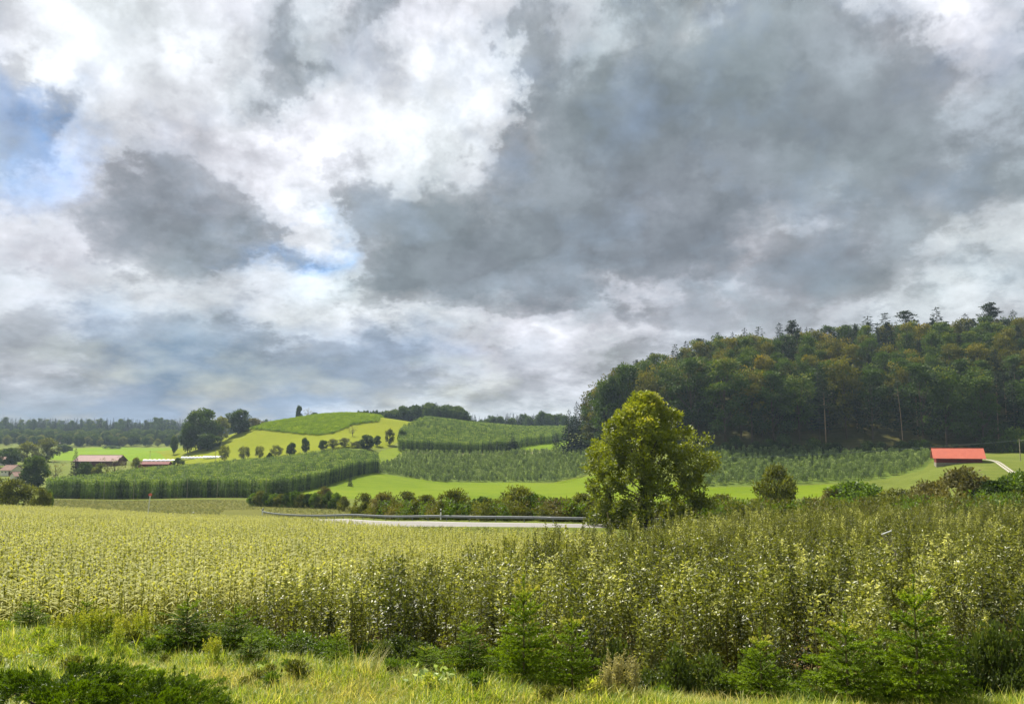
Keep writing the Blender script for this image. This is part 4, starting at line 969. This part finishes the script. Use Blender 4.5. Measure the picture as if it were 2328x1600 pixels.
for i, p in enumerate([497,512]):
    x, y, z = at(p, 14.9); thing('goldenrod', gr[i], 'pale yellow goldenrod standing apart below the left spruce pair, %s of two' % ['left', 'right'][i], 'wildflower', (x, y, z), i, .8)
th = [spike_plant(1120+i, 1.0, 16, LM['thistle'], LM['drygrass'], .5, .12, .10, .04) for i in range(2)]
for i, (p, D, s) in enumerate([(1400, 13.2, .78), (1428, 13.0, .7), (1375, 12.9, .62)]):
    x, y, z = at(p, D); thing('thistle', th[i % 2], 'dry pale thistle gone to seed right of the middle spruces, %s one of the clump' % ['tallest', 'right', 'left'][i], 'thistle', (x, y, z), i*2, s)
tg = tuft(1130, 60, .95, .012, .12, LM['drygrass'], .3)
for i, (p, D, s, lb) in enumerate([(820, 14.2, .95, 'tall straw-coloured grass tuft right of the small spruce'), (848, 14.0, .8, 'shorter straw-coloured tuft beside the tall one'), (700,13.9,.5,'dry tuft leaning out of the grass in the left half')]):
    x, y, z = at(p, D); tag(link('grass_tuft', tg, None, (x, y, z), i, s), lb, 'grass tuft')
wb = []
for i in range(2):
    b = B(); r = np.random.default_rng(1140+i); n = 60; leaves(b, r.normal(size=(n, 3))*[.12, .10, .06]+[0, 0, .26], r.normal(size=(n, 3))+[0, 0, .4], .11, .07, r.random(n)); tube(b, [(0, 0, 0), (0, 0, .3)], [.01, .005], 4, .1); wb.append(b.mesh('broadleaf_weed', LM['white']))
for i, (p, D, lb) in enumerate([(995,13.6,'pale-leaved weed glinting below the middle spruces'), (270,14.0,'pale-leaved weed among grass above the juniper'), (360,14.2,'pale-leaved weed right of the one above the juniper'), (620,14.4,'small pale-leaved weed in front of the left spruces'), (95,15.2,'pale-leaved weed at the foot of the leftmost spruce'), (800,14.3,'pale-leaved weed under the tall dry tuft')]):
    x, y, z = at(p, D); tag(link('broadleaf_weed', wb[i % 2], None, (x, y, z-.1), i, .8 if i else 1.1), lb, 'weed')
# ------------------------------------------------------------------ road furniture
M['steel'] = flat_mat('galvanised_steel', (112,116,118), (136,140,142), .6, 2, metal=.3)
M['white'] = flat_mat('white_paint', (226,226,222), (236,236,232), .6, 4)
M['black'] = flat_mat('black_band', (22,22,22), (30,30,30), .6, 4)
M['redpaint'] = flat_mat('red_paint', (206,104,84), (214,116,96), .6, 4)
def sweep(b, line, prof, z0):
    """W-shaped beam: prof is a list of (sideways, up)"""
    t = np.gradient(line, axis=0); t /= np.linalg.norm(t, axis=1)[:, None]; n = np.stack([-t[:, 1], t[:, 0]], 1); k = len(prof); V = []
    for i in range(len(line)):
        g = z0[i]
        for s, u in prof: V.append((line[i, 0]+n[i, 0]*s, line[i, 1]+n[i, 1]*s, g+u))
    f = [(i*k+j, i*k+(j+1) % k, (i+1)*k+(j+1) % k, (i+1)*k+j) for i in range(len(line)-1) for j in range(k)]
    b.add(V, f)
seg = np.cumsum(np.r_[0, np.linalg.norm(np.diff(RAIL, axis=0), axis=1)])
def rail_at(s): return np.array([np.interp(s, seg, RAIL[:, 0]), np.interp(s, seg, RAIL[:, 1])])
ss = np.arange(6, seg[-1]-3, 2.0); RL = np.array([rail_at(s) for s in ss]); RZ = terr(RL[:, 0], RL[:, 1])
RO = np.array([RL[0, 0], RL[0, 1], RZ[0]])
b = B(); sweep(b, RL-RO[:2], [(-.04,.42),(-.08,.50),(-.04,.57),(-.08,.65),(-.04,.74),(0,.74),(-.04,.65),(0,.57),(-.04,.50),(0,.42)], RZ-RO[2])
gr_ = link('guardrail', None, None, tuple(RO)); tag(gr_, 'long galvanised steel guardrail along the far side of the pale road', 'guardrail')
link('rail', b.mesh('guardrail_rail', M['steel'], True), gr_)
b = B(); box(b, (-.05, .02, -.3), (.05, .12, .70)); post = b.mesh('guardrail_post', M['steel'])
for s in np.arange(8, seg[-1]-4, 4.0):
    p = rail_at(s); link('post', post, gr_, (p[0]-RO[0], p[1]-RO[1], gz(*p)-RO[2]))
b = B(); box(b, (-.06, -.05, 0), (.06, .05, .74)); body = b.mesh('delineator_body', M['white'])
b = B(); box(b, (-.063, -.053, .74), (.063, .053, .92)); band = b.mesh('delineator_band', M['black'])
b = B(); box(b, (-.06, -.05, .92), (.06, .05, 1.05)); cap = b.mesh('delineator_cap', M['white'])
for p, D, lb in [(600,176.5,'white roadside reflector post at the left bend of the guardrail'), (1003,108.5,'white reflector post where the guardrail gets darker behind'), (444,133,'small white reflector post sunk in the edge of the maize')]:
    x, y, z = at(p, D); thing('reflector_post', [('post_body', body), ('black_band', band), ('post_cap', cap)], lb, 'reflector post', (x, y, z+(.35 if p == 444 else .15)), 0, 1.35)
b = B(); tube(b, [(0, 0, 0), (.14, 0, 2.0), (.3, 0, 3.9)], .06, 6); mp_ = b.mesh('marker_pole', M['white'])
b = B(); an = np.linspace(0, 2*np.pi, 12, endpoint=False)
for yv in (-.03, .03): b.add(np.column_stack([.3+.26*np.cos(an), np.full(12, yv), 4.0+.22*np.sin(an)]), [list(range(12))])
b.add([(.3+.26*np.cos(a), s, 4.0+.22*np.sin(a)) for a in an for s in (-.03, .03)], [(2*i, 2*i+1, (2*i+3) % 24, (2*i+2) % 24) for i in range(12)]); md_ = b.mesh('marker_disc', M['redpaint'])
x, y, z = at(340, 121); thing('marker_pole', [('pole', mp_), ('red_disc', md_)], 'thin leaning white pole with a red top at the far edge of the maize', 'marker pole', (x, y, z), 0, 1.05)

# ------------------------------------------------------------------ buildings
M['barnroof'] = flat_mat('salmon_roof', (176,90,70), (188,100,78), .55, .6, spec=.3)
M['barnwall'] = flat_mat('dark_red_boards', (92,26,22), (112,34,28), .8, 2, stretch=(6,6,.3))
M['plinth'] = flat_mat('stone_plinth', (110,106,92), (134,128,112), .9, 2)
M['oldroof'] = flat_mat('old_red_roof', (112,74,70), (134,90,84), .7, .8)
M['plaster'] = flat_mat('plaster', (206,200,184), (222,216,202), .9, 1)
M['brownroof'] = flat_mat('brown_roof', (110,84,74), (136,104,92), .85, 1)
M['darkwood'] = flat_mat('dark_boards', (70,36,30), (92,48,38), .85, 2, stretch=(6,6,.3))
M['glass'] = flat_mat('window_glass', (28,34,40), (36,42,48), .15, 1, spec=.6)
M['foil'] = flat_mat('white_foil', (206,208,200), (228,230,224), .4, .4)
M['door'] = flat_mat('door_wood', (60,40,30), (76,52,38), .8, 2)
def building(name, px, D, py_base, L, Wd, Hw, Hr, wall, roof, label, cat, rz=0, over=.5, plinth=False, wins=3, door=True, dz=0.0):
    x, y, z = at(px, D); r = link(name, None, None, (x, y, z+dz), rz); tag(r, label, cat)
    b = B(); hx, hy = L/2, Wd/2
    b.add([(-hx,-hy,-2.5),(hx,-hy,-2.5),(hx,hy,-2.5),(-hx,hy,-2.5),(-hx,-hy,Hw),(hx,-hy,Hw),(hx,hy,Hw),(-hx,hy,Hw),(-hx,0,Hr-.12),(hx,0,Hr-.12)], [(0,1,5,4),(2,3,7,6)]); b.add([(hx,-hy,-2.5),(hx,hy,-2.5),(hx,hy,Hw),(hx,0,Hr-.12),(hx,-hy,Hw)], [(0,1,2,3,4)]); b.add([(-hx,-hy,-2.5),(-hx,hy,-2.5),(-hx,hy,Hw),(-hx,0,Hr-.12),(-hx,-hy,Hw)], [(4,3,2,1,0)])
    link('wall', b.mesh('wall', wall), r)
    sl = (Hr-Hw)/hy; ox = hx+over; oy = hy+over; ez = Hw-over*sl; b = B(); tk = .14
    for sg in (-1, 1):
        v = [(-ox, sg*oy, ez),(ox, sg*oy, ez),(ox, 0, Hr),(-ox, 0, Hr)]; v2 = [(a, c, d+tk) for a, c, d in v]
        b.add(v+v2, [(0,1,2,3) if sg > 0 else (3,2,1,0),(4,5,6,7),(0,1,5,4),(1,2,6,5),(3,0,4,7)])
    rf = link('roof', b.mesh('roof', roof), r)
    b = B(); tube(b, [(-ox-.02, 0, Hr+tk), (ox+.02, 0, Hr+tk)], .12, 6); link('ridge_cap', b.mesh('ridge_cap', roof), rf)
    if plinth: b = B(); box(b, (-hx-.05, -hy-.05, -2.5), (hx+.05, hy+.05, -.5)); link('plinth', b.mesh('plinth', M['plinth']), r)
    for i in range(wins):
        u = -hx+L*(i+.5+(.0))/(wins+ (1 if door else 0)); b = B(); box(b, (u-.55, -hy-.04, Hw*.45), (u+.55, -hy+.02, Hw*.45+1.0)); wf = link('window', b.mesh('window_frame', M['white']), r)
        b = B(); box(b, (u-.45, -hy-.06, Hw*.45+.1), (u+.45, -hy-.042, Hw*.45+.9)); link('pane', b.mesh('window_pane', M['glass']), wf)
    if door: u = hx-L*.5/(wins+1); b = B(); box(b, (u-.7, -hy-.05, .36), (u+.7, -hy+.02, min(2.3, Hw-.1))); link('door', b.mesh('door', M['door']), r)
    return r
building('barn', 2178, 294, 1042, 14.6, 7.6, 1.7, 4.5, M['barnwall'], M['barnroof'], 'low dark red barn with a bright salmon-red metal roof before the wood', 'barn', math.radians(-22), over=1.1, plinth=True, wins=0, door=True, dz=.5)
building('farm_shed', 229, 500, 1060, 26, 12, 3.4, 6.6, M['darkwood'], M['oldroof'], 'long farm shed with a faded red roof half hidden by trees', 'shed', math.radians(-3), over=.8, wins=3)
building('shed', 352, 458, 1057, 16, 7, 3.4, 4.7, M['barnwall'], M['barnwall'], 'low dark red hut below the white foil tunnels', 'hut', math.radians(8), over=.5, wins=0)
building('house', 8, 520, 1050, 10, 8, 3.0, 5.2, M['plaster'], M['brownroof'], 'house with a dark brown roof at the left edge, the upper one', 'house', .3, wins=2)
building('house', 28, 430, 1065, 8, 7, 3.0, 5.4, M['plaster'], M['brownroof'], 'pale house with a tan roof in front of the upper brown-roofed one', 'house', -.35, wins=2)
building('house', 44, 395, 1055, 5.5, 6, 2.6, 4.4, M['plaster'], M['brownroof'], 'small light house right of the two brown-roofed houses', 'house', .9, wins=1)
def tunnel(px, D, L, Rr, lb, rz, dz):
    b = B(); n = 22; an = np.linspace(0, np.pi, 9); V = []
    for i in range(n+1):
        u = -L/2+L*i/n; k = 1+.12*math.sin(i*1.9)+.07*math.sin(i*4.1)
        V += [(u, -np.cos(a)*Rr*k, np.sin(a)*Rr*.75*k) for a in an]
    b.add(V, [(i*9+j, (i+1)*9+j, (i+1)*9+j+1, i*9+j+1) for i in range(n) for j in range(8)]); x, y, z = at(px, D)
    o = link('foil_tunnel', b.mesh('foil_tunnel', M['foil'], True), None, (x, y, z+dz), rz); tag(o, lb, 'foil tunnel')
tunnel(362, 520, 20, 1.9, 'leftmost white foil tunnel above the dark red hut', .05, 0); tunnel(440, 512, 15, 1.8, 'middle white foil tunnel right of the dark bush', .1, 0); tunnel(486, 500, 13, 1.7, 'rightmost white foil tunnel below the fruit trees', .12, 0)
# utility poles and cables
b = B(); tube(b, [(0, 0, 0), (0, 0, 8)], [.15, .1], 7); up = b.mesh('utility_pole_shaft', M['wood'])
b = B(); box(b, (-.7, -.06, 7.3), (.7, .06, 7.42)); ca = b.mesh('utility_crossarm', M['wood'])
tops = {}
for key, p, D, s, lb in [('r', 2321, 292, 1.0, 'wooden utility pole beside the gravel track at the right edge'), ('l', 1440, 352, 1.0, 'wooden utility pole hidden behind the big field tree'), ('a', 340, 520, .95, 'thin pole on the bright meadow left of the hill'), ('b', 489, 468, 1.0, 'thin pole at the foot of the hill above the foil tunnels'), ('c', 1262, 452, .7, 'x')]:
    if key == 'c': continue
    x, y, z = at(p, D); thing('utility_pole', [('shaft', up), ('crossarm', ca)], lb, 'utility pole', (x, y, z), 0, s); tops[key] = np.array([x, y, z+7.4*s])
M['cable'] = flat_mat('cable', (96,112,104), (110,124,116), .6, 1)
def cable(a, c, sag, lb, rad):
    s = np.linspace(0, 1, 40)[:, None]; P = a+(c-a)*s-np.array([0, 0, 1.])*sag*4*s*(1-s); b = B(); tube(b, P-P[0], rad, 5)
    tag(link('cable', b.mesh('cable', M['cable']), None, tuple(P[0])), lb, 'cable')
e = at(2480, 262); e[2] = ZC+3.5
cable(tops['l'], tops['r'], 1.6, 'thin overhead cable crossing in front of the wood above the barn', .045)
cable(tops['r'], e, .6, 'thin overhead cable running off past the right edge', .045)
cable(tops['a'], tops['b'], 1.5, 'thin cable between the two poles at the foot of the hill', .03)
# bent stake with wires among the saplings
x = ray(2035, 1255)[0]*23.5; zt = ZC+ray(2035, 1255)[1]*23.5; g0 = gz(x, 23.5); b = B(); hh = zt-g0
tube(b, [(0, 0, 0), (0, 0, hh), (-.36, 0, hh+.50)], [.025, .022, .018], 6); ms = b.mesh('stake', M['wood'])
b = B(); tube(b, [(-.36, 0, hh+.50), (-.05, .05, hh+.60)], .018, 6); mc = b.mesh('cross_bar', M['white'])
b = B()
for k in range(4): tube(b, [(-.30+.07*k, .02, hh+.52+.02*k), (-.02, .0, hh+.02+.02*k)], .004, 3)
thing('bent_stake', [('stake', ms), ('cross_bar', mc), ('wires', b.mesh('wires', M['wood']))], 'snapped stake with a pale crossbar sticking out of the saplings', 'stake', (x, 23.5, g0), 0, 1)
b = B(); tube(b, [(0, 0, 0), (.02, 0, .8), (-.01, 0, 1.5)], [.012, .010, .007], 5); bs = b.mesh('bare_shoot', M['stem'])
for p, D, tp, lb in [(1838,14.6,1385,'bare upright shoot between the left and middle right-hand spruces'), (1370,15.0,1420,'bare upright shoot right of the middle spruces'), (1382,57,1165,'dark upright stump at the end of the pale road')]:
    x, y, z = at(p, D); top = ZC+ray(p, tp)[1]*D; s = (top-z)/1.5; tag(link('bare_shoot', bs, None, (x, y, z), 0, (1 if D < 20 else 9, 1 if D < 20 else 9, s)), lb, 'shoot')

# the one bird in the sky
M['bird'] = flat_mat('dark_feathers', (26,26,28), (40,40,42), .8, 4)
b = B(); tube(b, [(0, -.20, 0), (0, -.10, .01), (0, .04, .02), (0, .14, .03), (0, .20, .03)], [.012, .035, .045, .03, .008], 8)
b.add([(-.05, -.30, 0), (.05, -.30, 0), (.02, -.12, .01), (-.02, -.12, .01)], [(0, 1, 2, 3)]); body_ = b.mesh('bird_body', M['bird'])
wing = []
for sg in (-1, 1):
    b = B(); b.add([(.02*sg, .10, .03), (.26*sg, .12, .13), (.52*sg, -.04, .10), (.26*sg, -.05, .11), (.02*sg, -.08, .02)], [(0, 1, 2, 3, 4) if sg > 0 else (4, 3, 2, 1, 0)]); wing.append(('wing', b.mesh('bird_wing', M['bird'])))
a_ = ray(797, 808); thing('bird', [('body', body_)]+wing, 'single dark bird flying before the grey clouds above the grassy hill', 'bird', (a_[0]*200, 200, ZC+a_[1]*200), .8, 1)
